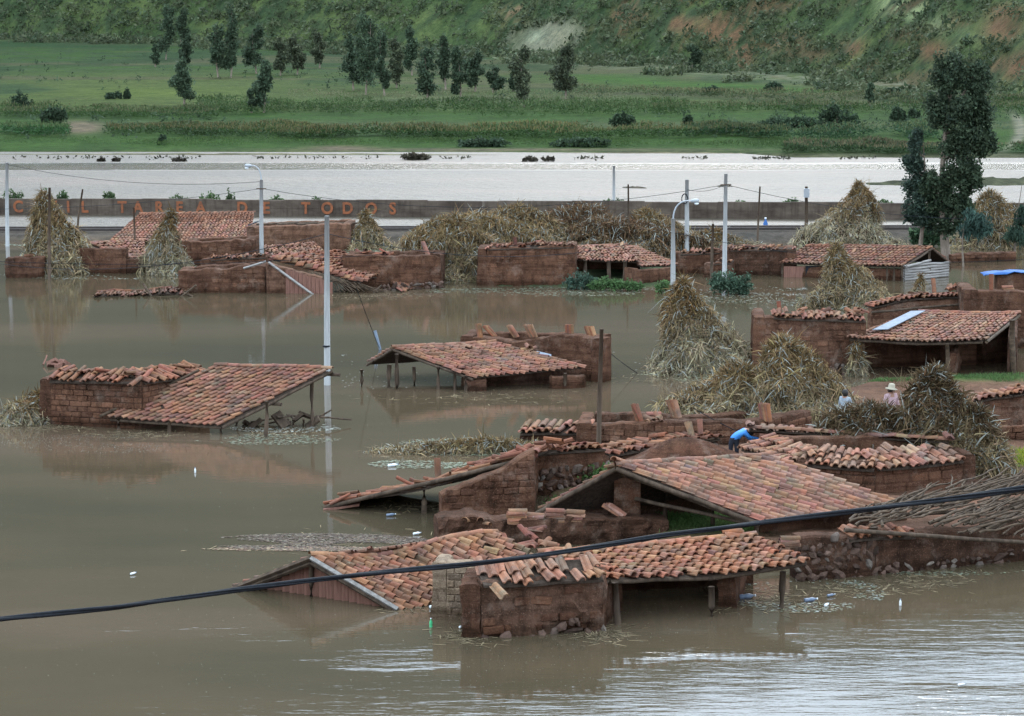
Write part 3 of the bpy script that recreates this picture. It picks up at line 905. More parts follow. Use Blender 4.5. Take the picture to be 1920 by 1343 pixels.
def brick_courses(root, part, a, b, tops, z0=-0.05, L=0.40, H=0.17, mat='mudb', seed=0, proud=0.02, cap=300, jit=1.0, skip=0.0):
    r = random.Random(seed)
    a, b = Vector(a), Vector(b); a.z = b.z = 0
    d = (b - a); LL = d.length; d.normalize()
    nrm = Vector((d.y, -d.x, 0))
    if nrm.y > 0: nrm = -nrm
    ang = math.atan2(d.y, d.x)
    n = 0; row = 0; z = z0
    while True:
        if z + H * 0.6 > max(tops) or n >= cap: break
        x = -L * (0.5 if row % 2 else 0.0) + r.uniform(-.05, .05)
        while x < LL and n < cap:
            l = L * r.uniform(0.85, 1.15); x0 = max(0, x); x1 = min(LL, x + l); x += l
            if x1 - x0 < 0.10: continue
            xm = (x0 + x1) / 2
            zt = float(np.interp(xm / LL * (len(tops) - 1), range(len(tops)), tops))
            if z + H * 0.75 > zt or r.random() < skip: continue
            c = a + d * xm + nrm * (proud + 0.012 - 0.06 + r.uniform(-0.016, 0.016) * jit)
            ob = bpy.data.objects.new('brick', BRICKS[mat][r.randrange(4)])
            ob.location = c + Vector((0, 0, z + H / 2 + r.uniform(-.006, .006))) - root.location
            ob.rotation_euler = (r.gauss(0, .02) * jit, r.gauss(0, .02) * jit, ang + r.gauss(0, .02) * jit)
            ob.scale = (x1 - x0 - 0.022, 0.15, H - 0.020)
            ob.parent = part
            COL.objects.link(ob); n += 1
        z += H; row += 1
    return n

def stone_courses(root, part, a, b, tops, z0=-0.1, size=0.22, seed=0, proud=0.02, cap=300):
    r = random.Random(seed)
    a, b = Vector(a), Vector(b); a.z = b.z = 0
    d = (b - a); LL = d.length; d.normalize(); nrm = Vector((d.y, -d.x, 0))
    if nrm.y > 0: nrm = -nrm
    n = 0; z = z0
    while z < max(tops) and n < cap:
        x = -r.uniform(0, size); hh = size * r.uniform(0.5, 0.85)
        while x < LL and n < cap:
            w = size * r.choice((.55, .75, 1.0, 1.3, 1.75)) * r.uniform(.85, 1.15)
            zt = float(np.interp(min(1, x / LL) * (len(tops) - 1), range(len(tops)), tops))
            if z + hh * 0.6 < zt:
                ob = bpy.data.objects.new('stone', STONES[r.randrange(6)])
                ob.location = a + d * min(LL, x + w / 2) + nrm * (proud + r.uniform(-.04, .02)) + Vector((0, 0, z + hh / 2 + r.uniform(-.3, .3) * hh)) - root.location
                ob.rotation_euler = (r.uniform(-1, 1), r.uniform(-1, 1), math.atan2(d.y, d.x) + r.uniform(-.3, .3))
                ob.scale = (w * 1.15, size * 1.1, hh * 1.25 * r.uniform(.8, 1.1)); ob.parent = part
                COL.objects.link(ob); n += 1
            x += w
        z += hh
    return n

def tile_cap(root, a, b, za, zb, rows=2, depth=0.75, drop=0.18, tint=(1, 1, 1), seed=0, jit=1.6, over=0.12, pitch=0.21, back=0.1, miss=0.02, name='roof'):
    """short run of tiles laid over a wall head, sloping to the viewer"""
    a, b = Vector(a), Vector(b)
    d = (b - a); d.z = 0; d.normalize(); nrm = Vector((d.y, -d.x, 0))
    if nrm.y > 0: nrm = -nrm
    E0 = Vector((a.x, a.y, za - drop * 0.3)) + nrm * over; E1 = Vector((b.x, b.y, zb - drop * 0.3)) + nrm * over
    R0 = E0 - nrm * depth + Vector((0, 0, drop)); R1 = E1 - nrm * depth + Vector((0, 0, drop))
    cols = max(2, int((b - a).length / pitch))
    return tile_roof(root, R0, R1, E0, E1, rows, cols, tint, jit=jit, miss=miss, seed=seed, ridge=False, name=name, loose=0.12)

def tile_stack(label, at, n=6, mode='lean', yaw=0.0, lean=0.35, tint=(1, 1, 1), seed=0, length=0.44, rowlen=None):
    """spare roof tiles standing on end, or in a flat pile"""
    r = random.Random(seed)
    o = thing('tile_stack', label, 'roof tiles', Vector(at), 'spare roof tiles set on the walls', yaw)
    for k in range(n):
        ob = bpy.data.objects.new('tile', BARREL)
        if mode == 'lean':
            m = Euler((math.pi / 2 - lean + r.gauss(0, .04), 0, r.gauss(0, .05))).to_matrix()
            loc = Vector((r.gauss(0, .01), k * 0.045 - n * 0.0225, length / 2 * math.cos(lean) - 0.01))
        elif mode == 'flat':
            m = Euler((r.gauss(0, .03), r.gauss(0, .05), math.pi / 2 + r.gauss(0, .06))).to_matrix()
            loc = Vector((r.gauss(0, .02), r.gauss(0, .015), 0.02 + k * 0.042))
        else:  # scattered
            m = Euler((r.gauss(0, .3), r.gauss(0, .4), r.uniform(0, 3.1))).to_matrix()
            loc = Vector((r.uniform(-.35, .35), r.uniform(-.15, .15), 0.05 + r.uniform(0, .14)))
        ob.matrix_world = Matrix.LocRotScale(loc, m.to_quaternion(), Vector((0.18 * r.uniform(.95, 1.05), length, 0.17)))
        ob.parent = o; ob.color = (*[c * r.uniform(.85, 1.1) for c in tint], 1)
        COL.objects.link(ob)
    return o
V3 = Vector
def mean(*p): return sum(p, V3((0, 0, 0))) / len(p)
def flat(p): return V3((p.x, p.y, 0))
def back_wall(o, p, q, seed, lo=.08, fwd=.15, mat='mud'):  # carried up to the roof to stop light leaking into the shed
    mud_wall(o, flat(p) + V3((0, fwd, 0)), flat(q) + V3((0, fwd, 0)), [p.z - lo, q.z - lo], .3, mat, .02, seed=seed, name='back_wall')
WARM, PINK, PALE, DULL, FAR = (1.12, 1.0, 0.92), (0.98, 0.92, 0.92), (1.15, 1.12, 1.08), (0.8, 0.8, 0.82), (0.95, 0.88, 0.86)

# ================================================================== front row
# --- small mud hut with a ragged tile cap
a, b = G(903, 1196), G(1130, 1181)
o = thing('mud_hut', 'low crumbling mud hut with one ragged tile course, nearest to the viewer', 'hut', mean(a, b))
ta, tb = P(905, 1092, 1196).z, P(1128, 1080, 1181).z
w = mud_wall(o, a, b, [ta, ta, tb, tb - .06], 0.55, 'mudp', 0.10, seed=3)
brick_courses(o, w, a, b, [ta - .1, ta - .05, tb - .12], 0.05, 0.42, 0.18, 'mudb', 5, 0.004, 40, 1.8, skip=0.7)
stone_courses(o, w, a, b, [0.16, 0.10, 0.2, 0.12], -0.08, 0.24, 4, 0.06)
b2 = b + V3((0.25, 1.4, 0))
mud_wall(o, b, b2, [tb - .05, tb - .1], 0.4, 'mud', 0.06, seed=4)
a2 = a + V3((0.05, 1.3, 0)); mud_wall(o, a, a2, [ta, ta], 0.4, 'mud', 0.06, seed=14)
tile_cap(o, a, b, ta + 0.05, tb + 0.06, 2, 0.85, 0.24, PALE, 11, 2.2, 0.16, 0.20, miss=0.06)

# --- pale brick pier beside it
a, b = G(838, 1160), G(912, 1163)
o = thing('brick_wall', 'pale tan adobe brick wall stub between the gable roof and the mud hut', 'wall', mean(a, b))
tt = P(838, 1055, 1160).z
w = mud_wall(o, a, b, [tt, tt], 0.4, 'pale', 0.02, seed=9)
brick_courses(o, w, a, b, [tt, tt], -0.06, 0.30, 0.145, 'pale', 6, 0.016)
mud_wall(o, a, a + V3((0.1, 1.2, 0)), [tt, tt * .9], 0.3, 'pale', 0.03, seed=8)

# --- open tiled shed at the front
o = thing('open_shed', 'front open shed, its orange tile roof held on posts over black water', 'shed', G(1320, 1150))
RL, RR, EL, ER = P(1010, 1036, 1118), P(1415, 1004, 1098), P(1135, 1084, 1168), P(1520, 1052, 1140)
tile_roof(o, RL, RR, EL, ER, 9, 21, WARM, sag=0.13, jit=1.25, seed=21, loose=0.05)
for k, (px, bs, tp) in enumerate(((1157, 1170, 1092), (1134, 1160, 1090), (1334, 1156, 1100), (1468, 1141, 1072), (1378, 1112, 1060))):
    post(o, G(px, bs), P(px - (4 if k == 0 else 0), tp, bs), 0.075, k)
beam(o, EL + V3((0.1, .1, -.10)), EL.lerp(ER, .55) + V3((0, .1, -.22)), 0.05, seed=2)
beam(o, EL.lerp(ER, .5) + V3((0, .1, -.22)), ER + V3((-.1, .1, -.10)), 0.05, seed=3)
beam(o, EL.lerp(RL, .0) + V3((0.05, .05, -.07)), RL + V3((0.05, 0, -.08)), 0.045, seed=5)
back_wall(o, RL, RR, 5)
mud_wall(o, G(1378, 1140), G(1398, 1104), [0.66, 0.95], 0.35, 'mud', 0.03, seed=6)  # right side wall, added to darken the shed interior
mud_wall(o, G(1140, 1150), G(1060, 1122), [0.66, 0.95], 0.35, 'mud', 0.03, seed=7)  # left side wall, added to shut light out of the shed

# --- sunken gable house, left front
o = thing('gable_house', 'sunken gable house with grey bargeboard, water up to its left eaves', 'house', G(600, 1120))
A0, A1 = P(583, 1047, 1122), P(930, 1001, 1073)
E0, E1 = P(746, 1143, 1143), P(1090, 1088, 1096)
L0, L1 = P(437, 1104, 1104), P(780, 1054, 1056)
hump = lambda u, v: 0.10 * math.sin(u * 6.5 + 2.2) * (1 - v) - 0.04
tile_roof(o, A0, A1, E0, E1, 9, 21, (1.0, .93, .86), sag=0.04, jit=1.2, seed=31, hump=hump, loose=0.05)
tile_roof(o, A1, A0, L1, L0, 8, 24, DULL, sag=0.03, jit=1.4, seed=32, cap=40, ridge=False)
gw = MB()
q0, q1, q2 = L0 + V3((.45, .25, 0)), E0 + V3((-.35, .3, 0)), A0 + V3((0.02, .3, -.16))
gw.add([q0 + V3((0, 0, -.8)), q1 + V3((0, 0, -.8)), q1 + V3((0, 0, .05)), q2, q0 + V3((0, 0, .05))] + [p + V3((.1, .3, 0)) for p in (q0 + V3((0, 0, -.8)), q1 + V3((0, 0, -.8)), q1 + V3((0, 0, .05)), q2, q0 + V3((0, 0, .05)))],
       [(0, 1, 2, 3, 4), (9, 8, 7, 6, 5), (2, 1, 6, 7), (3, 2, 7, 8), (4, 3, 8, 9), (0, 4, 9, 5)])
gwo = gw.build('gable_wall', M['redplank'], o)
for k in range(17):      # upright boards of the gable
    t = (k + 0.5) / 17; x = q0.lerp(q1, t); hz = (1 - abs(t - .46) / (.46 if t < .46 else .54)) * (q2.z - .05) + .05
    if hz > 0.06:
        mb = MB(); mb.box(x + V3((0, -.03 - .012 * (k % 3), (hz - .4) / 2)), (0.24, 0.0, 0), (0, 0.03, 0), (0.01 * (k % 2), 0, hz + .4)); mb.build('board', M['redplank'], o, gwo)
for s, (p, q) in enumerate(((A0, E0), (A0, L0))):
    mb = MB(); mb.tube([p + V3((0, -.06, 0.02)), q + V3((0, -.06, .02))], 0.055, 0.055, 4); mb.build('bargeboard', M['barge'] if s == 0 else M['wood'], o)
    mb = MB(); mb.tube([p + V3((0, -.02, -.10)), q + V3((0, -.02, -.08))], 0.05, 0.05, 4); mb.build('rafter', M['wood'], o)
post(o, flat(A0) + V3((0, .1, 0)), A0 + V3((0, .1, -.15)), 0.06, 3)

# --- lumpy mud wall behind, strewn with spare tiles
a, b = G(822, 1032), G(1252, 1014)
o = thing('mud_wall', 'thick lumpy red mud wall behind the front roofs, strewn with loose tiles', 'wall', mean(a, b))
za, zb = P(822, 972, 1032).z, P(1250, 970, 1014).z
mud_wall(o, a, b, [za, za + .05, za - .12, za - .1, za - .05, zb - .02, zb, zb - .03], 0.75, 'mud', 0.13, seed=12)
def on_wall(px, py, base): return P(px, py, base)
tile_stack('flat pile of five clay tiles, leftmost on the lumpy mud wall', P(905, 985, 1026), 4, 'scatter', 0.3, seed=1, tint=PALE)
tile_stack('neat flat stack of tiles, second from left on the lumpy mud wall', P(970, 984, 1024), 8, 'flat', 0.1, seed=2)
tile_stack('low flat stack of orange tiles, third from left on the lumpy mud wall', P(1005, 982, 1022), 5, 'flat', -0.15, seed=3)
tile_stack('grey topped flat stack of tiles, fourth from left on the lumpy mud wall', P(1040, 980, 1021), 7, 'flat', 0.05, seed=4, tint=DULL)
tile_stack('tilted stack of dark tiles, rightmost of the row on the lumpy mud wall', P(1078, 979, 1020), 6, 'flat', -0.3, seed=5, tint=DULL)
tile_stack('big broken tiles leaning where the gable roof meets the lumpy mud wall', P(945, 1030, 1060), 5, 'lean', 0.5, 0.9, (.85, .75, .72), 6, 0.5)
tile_stack('jumbled broken tiles slipped below the lumpy mud wall', P(1010, 1028, 1055), 6, 'scatter', 0.2, seed=7, tint=(.9, .75, .68))
tile_stack('jumbled dark tiles at the top right corner of the gable roof', P(985, 1008, 1045), 5, 'scatter', 1.1, seed=8, tint=(.75, .62, .58))
tile_stack('short flat stack of tiles at the right end of the front shed ridge', P(1480, 1027, 1098), 5, 'flat', 0.2, seed=9, tint=DULL)
tile_stack('few loose tiles lying on top of the front shed roof', P(1375, 1006, 1098), 3, 'flat', 0.1, seed=10, tint=WARM)
tile_stack('bundle of tiles leaning on the dark pillar under the big gable roof', P(1150, 966, 1012), 5, 'lean', 1.2, 1.0, PALE, 11)

# --- big gable roof in the middle of the right bank
o = thing('gable_shed', 'big open gable shed with broad pinkish tile roof on the grassy bank', 'shed', G(1300, 1015))
A0, A1 = P(1155, 873, 1016), P(1445, 853, 985)
E0, E1 = P(1425, 977, 1033), P(1688, 940, 1002)
L0, L1 = P(1006, 957, 1006), P(1300, 935, 980)
tile_roof(o, A0, A1, E0, E1, 10, 16, (1.12, 1.12, 1.12), sag=0.02, jit=1.0, seed=41, loose=0.04)
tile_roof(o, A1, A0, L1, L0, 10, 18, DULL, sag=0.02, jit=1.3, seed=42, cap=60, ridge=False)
for p, q in ((A0, E0), (A0, L0)):
    beam(o, p + V3((0, -.03, -.08)), q + V3((0, -.03, -.07)), 0.06, 'rafter', seed=4)
    beam(o, p + V3((0, .25, -.20)), q + V3((0, .25, -.17)), 0.05, 'rafter', seed=5)
pil = MB(); c = G(1176, 1010); ht = P(1176, 893, 1012).z
pil.box(c + V3((0, .3, ht / 2 - .3)), (.62, 0, 0), (0, .5, 0), (0, 0, ht + .6)); pil.build('pillar', M['mud'], o)
for k, (px, bs, tp) in enumerate(((1248, 1002, 925), (1337, 1000, 945), (1420, 1028, 975), (1660, 1003, 945))):
    post(o, G(px, bs), P(px, tp, bs), 0.06, k + 20)
beam(o, G(1190, 1010) + V3((0, 0, P(1190, 935, 1010).z)), P(1420, 985, 1028), 0.05, seed=9)
mud_wall(o, G(1425, 1020), G(1700, 990), [0.75, 0.75], 0.3, 'mud', 0.05, seed=15)
mud_wall(o, flat(L0) + V3((.5, .5, 0)), flat(L1) + V3((.5, -.1, 0)), [L0.z + .05, L1.z + .05], 0.3, 'mud', 0.02, seed=16)  # rear wall added to keep light out from under the roof
for k, (px, py) in enumerate(((1170, 880), (1195, 888), (1225, 898), (1160, 868))):
    ob = bpy.data.objects.new('tile', BARREL); p = P(px, py, 1014)
    ob.matrix_world = Matrix.LocRotScale(p - o.location + V3((0, 0, .05)), Euler((0.3, 0.1, 2.0 + .2 * k)).to_quaternion(), V3((.19, .5, .17))); ob.parent = o; ob.color = (*PALE, 1); COL.objects.link(ob)

# --- tile-capped adobe hut on the right
pts = [G(1395, 905), G(1478, 936), G(1640, 946), G(1802, 930)]
o = thing('adobe_hut', 'square adobe hut with pale wavy tile eaves, standing beside the big gable roof', 'hut', mean(*pts))
zt = P(1640, 868, 946).z
for k in range(3):
    w = mud_wall(o, pts[k], pts[k + 1], [zt, zt], 0.4, 'mud', 0.03, seed=17 + k)
    brick_courses(o, w, pts[k], pts[k + 1], [zt, zt], 0.25, 0.46, 0.24, 'mudb', 18 + k, 0.0, 90, 1.2, skip=0.25)
    tile_cap(o, pts[k], pts[k + 1], zt - .05, zt - .05, 3, .95, 0.27, (PALE, PALE, (1.15, 1.15, 1.16))[k], 50 + k, 1.2, 0.14, 0.22)
e0, e1 = pts[1] + V3((0, 1.9, 0)), pts[3] + V3((-.2, 1.7, 0))
mud_wall(o, e0, e1, [zt + .18, zt + .18], 0.35, 'mud', 0.04, seed=23)
mud_wall(o, pts[3], e1, [zt, zt], 0.35, 'mud', 0.04, seed=24)
r0, r1 = pts[0] + V3((0.2, 1.2, zt + .18)), pts[3] + V3((-.1, 1.0, zt + .18))
tile_roof(o, r0, r1, r0 + V3((0.1, 1.0, -.22)), r1 + V3((0, 1.0, -.22)), 3, 20, DULL, jit=2.0, seed=55, cap=70, ridge=True, loose=.15)

# --- stone and mud wall with a lean-to of bare branches
a, b, c = G(1500, 1090), G(1640, 1078), G(1960, 1047)
o = thing('stone_wall', 'rough stone and mud wall at the right edge, under the branch roof', 'wall', mean(a, c))
z1, z2 = P(1500, 1010, 1090).z, P(1640, 1000, 1078).z
w = mud_wall(o, a, b, [z1, z2], 0.5, 'mud', 0.06, seed=25)
stone_courses(o, w, a, b, [z1 - .05, z2], -0.1, 0.22, 7, -0.005, 130)
w = mud_wall(o, b, c, [z2, z2 - .1, z2 - .15], 0.5, 'mud', 0.07, seed=26)
stone_courses(o, w, b, c, [0.25, 0.2, 0.45], -0.1, 0.21, 8, -0.025, 80)
tile_cap(o, a.lerp(b, .62), b.lerp(c, .22), z2 - .02, z2 - .06, 2, 0.55, 0.1, (.8, .66, .58), 61, 1.8, 0.12, 0.21, miss=.12)
o = thing('branch_roof', 'lean-to roof of bare grey branches on two posts, right edge', 'roof', G(1760, 1062))
f0, f1, k0, k1 = P(1592, 990, 1088), P(1985, 1016, 1060), P(1640, 950, 1022), P(1985, 884, 995)
for k, (px, bs, tp) in enumerate(((1638, 1077, 988), (1788, 1062, 1000))): post(o, G(px, bs), P(px, tp, bs), 0.10, k + 30)
beam(o, f0 + V3((-.1, 0, -.05)), f1 + V3((0, 0, -.08)), 0.05, seed=6)
beam(o, k0, k1, 0.06, seed=7); beam(o, f0.lerp(k0, .5), f1.lerp(k1, .5), 0.05, seed=8)
rr = random.Random(5)
for k in range(150):
    u, v = rr.random(), rr.random() ** 1.1
    s = f0.lerp(f1, u).lerp(k0.lerp(k1, u), v * .95) + V3((rr.uniform(-.25, .1), 0, 0.03 + rr.random() * .13))
    dirv = ((k0.lerp(k1, .5) - f0.lerp(f1, .5)).normalized() * rr.uniform(.25, .8) + (k1 - k0).normalized() * rr.uniform(.2, 1.1) + V3((rr.uniform(-.3, .3), rr.uniform(-.5, .3), 0))).normalized()
    ln = rr.uniform(.7, 2.3); e = s + dirv * ln
    e.z = min(e.z, s.z + .35) + rr.uniform(-.04, .06)
    mb = MB(); mb.tube(wobble(s, e, 6, 0.035, k), rr.uniform(.02, .044), rr.uniform(.012, .024), 6)
    if rr.random() < .3:
        m_ = s.lerp(e, rr.uniform(.3, .7)); mb.tube([m_, m_ + V3((rr.uniform(-.2, .3), rr.uniform(-.2, .2), rr.uniform(-.05, .12)))], .014, .008, 5)
    mb.build('branch', M['stick'], o, smooth=True)

# ================================================================== middle of the village
# --- long collapsed shed sliding into the water
o = thing('collapsed_shed', 'long collapsed shed whose tile roof slides left into the water', 'shed', G(850, 975))
R0, R1 = P(1002, 849, 978), P(1050, 838, 930)
E0, E1 = P(608, 949, 953), P(700, 930, 925)
tile_roof(o, R0, R1, E0, E1, 13, 13, (.78, .66, .6), sag=0.0, jit=2.6, seed=71, miss=.05, loose=.3, hump=lambda u, v: -0.10 * math.sin(v * math.pi) + .05 * math.sin(v * 9))
beam(o, R0 + V3((0, -.05, -.1)), E0 + V3((0, -.05, -.04)), .06, 'rafter', seed=3)
post(o, G(795, 962), P(795, 912, 962), .075, 41, 'stick')
steps = [(828, 925), (862, 912), (885, 905), (915, 888), (935, 880), (960, 862), (1002, 848)]
a, b = G(828, 992), G(1002, 985)
tops = [P(x, y, 988).z for x, y in steps]
w = mud_wall(o, a, b, tops, .4, 'mud', .05, seed=31)
brick_courses(o, w, a, b, tops, 0.0, .34, .16, 'mudb', 32, .012, 160, 1.4, skip=.12)
mud_wall(o, G(1000, 960), G(1008, 925), [1.3, 1.2], .3, 'mud', .05, seed=33)
mb = MB(); q = P(640, 950, 955); mb.box(q + V3((0, .2, -.02)), (.9, .1, .12), (0, .5, 0), (0, 0, .06)); mb.build('slab', M['redplank'], o)
tile_stack('single clay tile standing upright on the collapsed shed roof', P(820, 895, 950), 2, 'lean', 0.4, .15, (.8, .65, .6), 14, .5)
a, b = G(1004, 930), G(1135, 918)
o = thing('stone_wall', 'low stone wall with a drooping tile edge behind the green clump', 'wall', mean(a, b))
z1, z2 = P(1004, 852, 930).z, P(1135, 842, 918).z
w = mud_wall(o, a, b, [z1, z2], .45, 'mud', .05, seed=34)
stone_courses(o, w, a, b, [z1 * .75, z2 * .7], 0.1, .22, 9, .03, 110)
tile_cap(o, a, b, z1 + .04, z2 + .04, 2, .8, -.02, (.75, .62, .55), 72, 1.8, .1, .19)
a, m_, b = G(1140, 880), G(1240, 862), G(1348, 852)
o = thing('sagging_wall', 'sagging tile coping over a broken stone wall behind the earth mound', 'wall', mean(a, b))
for k, (p, q, zp, zq) in enumerate(((a, m_, P(1145, 852, 880).z, P(1240, 832, 862).z), (m_, b, P(1240, 832, 862).z, P(1348, 820, 852).z))):
    w = mud_wall(o, p, q, [zp - .1, zq - .1], .35, 'mud', .06, seed=35 + k)
    stone_courses(o, w, p, q, [zp - .12, zq - .12], .25, .2, 10 + k, .03, 50)
    tile_cap(o, p, q, zp, zq, 2, .9, .06, (.85, .72, .65), 73 + k, 1.9, .12, .19)
beam(o, P(1245, 835, 862) + V3((0, -.2, -.05)), P(1355, 816, 850) + V3((0, -.2, 0)), .03, seed=2, mat='stick')
tile_stack('two upright tiles leaning on the sagging coping, left one', P(1293, 816, 850), 2, 'lean', .5, .5, PALE, 15, .42)
tile_stack('pair of upright tiles on the sagging coping, nearest the blue jacket', P(1312, 812, 850), 2, 'lean', .3, .2, PALE, 16, .42)

# --- walled yard with tiles stood along its wall head
pts = [G(1108, 838), G(1250, 848), G(1420, 842), G(1520, 815)]
o = thing('adobe_yard', 'low adobe brick yard wall with dark inside, tiles stood on it', 'wall', mean(*pts))
hz = [P(1108, 795, 838).z, P(1250, 790, 848).z, P(1420, 788, 842).z, P(1520, 770, 815).z]
for k in range(3):
    w = mud_wall(o, pts[k], pts[k + 1], [hz[k], hz[k + 1]], .42, 'mud', .03, seed=41 + k)
    brick_courses(o, w, pts[k], pts[k + 1], [hz[k] - .06, hz[k + 1] - .06], 0.0, .36, .19, 'mudb', 42 + k, .012, 90, 1.0)
bk = [G(1115, 800), G(1330, 806), G(1500, 790)]
for k in range(2): mud_wall(o, bk[k], bk[k + 1], [.42, .45], .4, 'mud', .05, seed=45 + k)
mud_wall(o, pts[0], bk[0], [hz[0], .45], .4, 'mud', .04, seed=47)
mb = MB(); mb.box(mean(pts[0], pts[2], bk[0], bk[1]) + V3((0.4, -.1, .22)), (5.6, .1, 0), (0, 2.4, 0), (0, 0, .1)); mb.build('fallen_roof', M['deck'], o)
for k, (px, py, n, yw, ln, lab) in enumerate(((1192, 786, 4, 1.2, .35, 'upright tile bundle, leftmost on the adobe yard wall'), (1262, 779, 6, 1.0, .3, 'orange upright tile bundle in the middle of the adobe yard wall'),
                                          (1432, 786, 7, 1.1, .2, 'tall upright tile bundle at the right of the adobe yard wall'))):
    tile_stack(lab, P(px, py + 3, 838), n, 'lean', yw, ln, WARM, 80 + k, .52)
tile_stack('flat tile pile between the upright bundles on the adobe yard wall', P(1226, 786, 838), 4, 'flat', .1, seed=85)
tile_stack('mossy fallen tiles on the edge of the adobe yard wall', P(1220, 792, 846), 4, 'scatter', .3, seed=86, tint=(.85, .85, .7))
mb = MB(); c0 = G(1462, 852); mb.box(c0 + V3((0, 0, .35)), (1.15, .05, 0), (0, .1, 0), (0, 0, .75)); ob = mb.build('board_panel', M['redplank'], None, loc=c0)
tag(ob, 'upright reddish plank panel beside the blue jacket', 'panel')
a, b = G(975, 823), G(1110, 830)
o = thing('low_tile_wall', 'half drowned wall with seven curved tiles at the left of the yard', 'wall', mean(a, b))
w = mud_wall(o, a, b, [.18, .3], .4, 'mud', .05, seed=48)
tile_cap(o, a, b, .24, .38, 2, .8, .2, (1, .9, .85), 76, 1.2, .1, .24)

# --- left hut: brick room and lean-to
pts = [G(97, 796), G(268, 804), G(392, 778)]
o = thing('brick_hut', 'adobe brick hut on the left with a steep tile lean-to reaching the water', 'hut', mean(*pts))
z1, z2, z3 = P(97, 710, 796).z, P(268, 714, 804).z, P(392, 700, 778).z
for k, (p, q, zp, zq) in enumerate(((pts[0], pts[1], z1, z2), (pts[1], pts[2], z2, z3))):
    w = mud_wall(o, p, q, [zp, zq], .4, 'mud', .02, seed=51 + k)
    brick_courses(o, w, p, q, [zp, zq], -.08, .36, .17, 'mudb', 52 + k, .016, 110, 1.0)
    tile_cap(o, p, q, zp + .05, zq + .05, 2, .85, .25, (.95, .82, .75), 91 + k, 2.4, .15, .2, miss=.07)
mud_wall(o, pts[0], pts[0] + V3((.3, 2.6, 0)), [z1, z1], .35, 'mud', .03, seed=54)
RL, RR, EL, ER = P(404, 685, 789), P(622, 691, 797), P(200, 782, 804), P(415, 797, 816)
tile_roof(o, RL, RR, EL, ER, 14, 17, PINK, sag=.03, jit=.8, seed=95, loose=.02)
for k, (px, bs, tp) in enumerate(((222, 805, 784), (318, 810, 792), (413, 813, 797), (500, 820, 752), (585, 800, 712))): post(o, G(px, bs), P(px, tp, bs), .065, 60 + k)
beam(o, ER + V3((0.02, 0, -.09)), RR + V3((.02, 0, -.1)), .055, 'rafter', seed=3)
beam(o, EL + V3((.1, .05, -.1)), ER + V3((0, .05, -.1)), .045, seed=4)
beam(o, EL.lerp(RL, .5) + V3((0, 0, -.13)), ER.lerp(RR, .45) + V3((.3, 0, -.16)), .06, seed=5)
beam(o, RL + V3((0, 0, -.15)), RR + V3((.25, 0, -.2)), .06, seed=6)
beam(o, EL + V3((-.2, -.02, .02)), RL + V3((-.5, 0, -.15)), .045, 'rafter', seed=7, mat='stick')
tile_stack('loose tiles heaped in the valley between brick hut wall and lean-to', P(322, 728, 792), 7, 'scatter', .6, seed=17, tint=(.95, .85, .8))
def rubble(label, px, py, n, sx, sz, mat='wood', seed=0, name='wreckage'):
    rr = random.Random(seed); c = G(px, py)
    o = thing(name, label, 'wreckage', c, None)
    for k in range(n):
        mb = MB(); p = c + V3((rr.uniform(-sx, sx), rr.uniform(-.5, .5), rr.uniform(0, sz)))
        e = Euler((rr.uniform(-.7, .7), rr.uniform(-.9, .9), rr.uniform(0, 3.1))).to_matrix()
        if rr.random() < .5: mb.box(p, e @ V3((rr.uniform(.25, .55), 0, 0)), e @ V3((0, rr.uniform(.2, .35), 0)), e @ V3((0, 0, rr.uniform(.06, .16))))
        else: mb.tube(wobble(p, p + e @ V3((rr.uniform(.5, 1.1), 0, .1)), 3, .02, k), .035, .025, 6)
        mb.build('fragment', M[mat], o)
    return o
rubble('dark broken timbers behind the posts of the brick hut', 555, 800, 14, .75, .35, 'wood', 3)
rubble('small dark timber wreck low in the water left of the lean-to posts', 462, 797, 6, .5, .1, 'wood', 4)
rubble('dark wreckage with tiles drifting behind the brick hut', 92, 685, 6, .5, .06, 'redplank', 5)

# --- central hut
o = thing('hip_shed', 'central tile roofed shed on bare posts, standing deep in brown water', 'shed', G(900, 722))
A0, A1 = P(736, 652, 719), P(928, 643, 708)
E0, E1 = P(887, 708, 734), P(1098, 687, 724)
L0, L1 = P(688, 681, 706), P(880, 668, 697)
tile_roof(o, A0, A1, E0, E1, 10, 19, PINK, sag=.02, jit=1.1, seed=101, loose=.05)
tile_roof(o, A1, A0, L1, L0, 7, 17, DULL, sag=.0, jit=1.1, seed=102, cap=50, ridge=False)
for p, q in ((A0, E0), (A0, L0)): beam(o, p + V3((0, -.03, -.07)), q + V3((0, -.03, -.07)), .05, 'rafter', seed=3)
for k, (px, bs, tp) in enumerate(((744, 729, 664), (730, 727, 684), (776, 725, 688), (822, 729, 688), (853, 731, 698), (873, 734, 705), (1060, 729, 700))): post(o, G(px, bs), P(px, tp, bs), .085 if px in (744, 730) else .065, 70 + k)
mud_wall(o, G(872, 734), G(912, 733), [.36, .4], .3, 'mud', .04, seed=61)
mud_wall(o, G(1035, 730), G(1098, 727), [.42, .4], .3, 'mud', .04, seed=62)
mud_wall(o, G(905, 724), G(1090, 718), [.62, .75], .3, 'mud', .02, seed=63)
zn = MB(); c = P(1020, 666, 716); zn.box(c + V3((0, 0, .03)), (.5, .0, -.12), (.0, .22, .06), (0, 0, .02)); zn.build('metal_sheet', M['zinc'], o)
a, b = G(886, 694), G(1132, 717)
o = thing('mud_room', 'roofless mud room behind the central shed with tiles propped on top', 'ruin', mean(a, b))
z1, z2 = P(886, 632, 694).z, P(1132, 634, 717).z
w = mud_wall(o, a, b, [z1, z1 - .03, z2, z2], .5, 'mud', .05, seed=64)
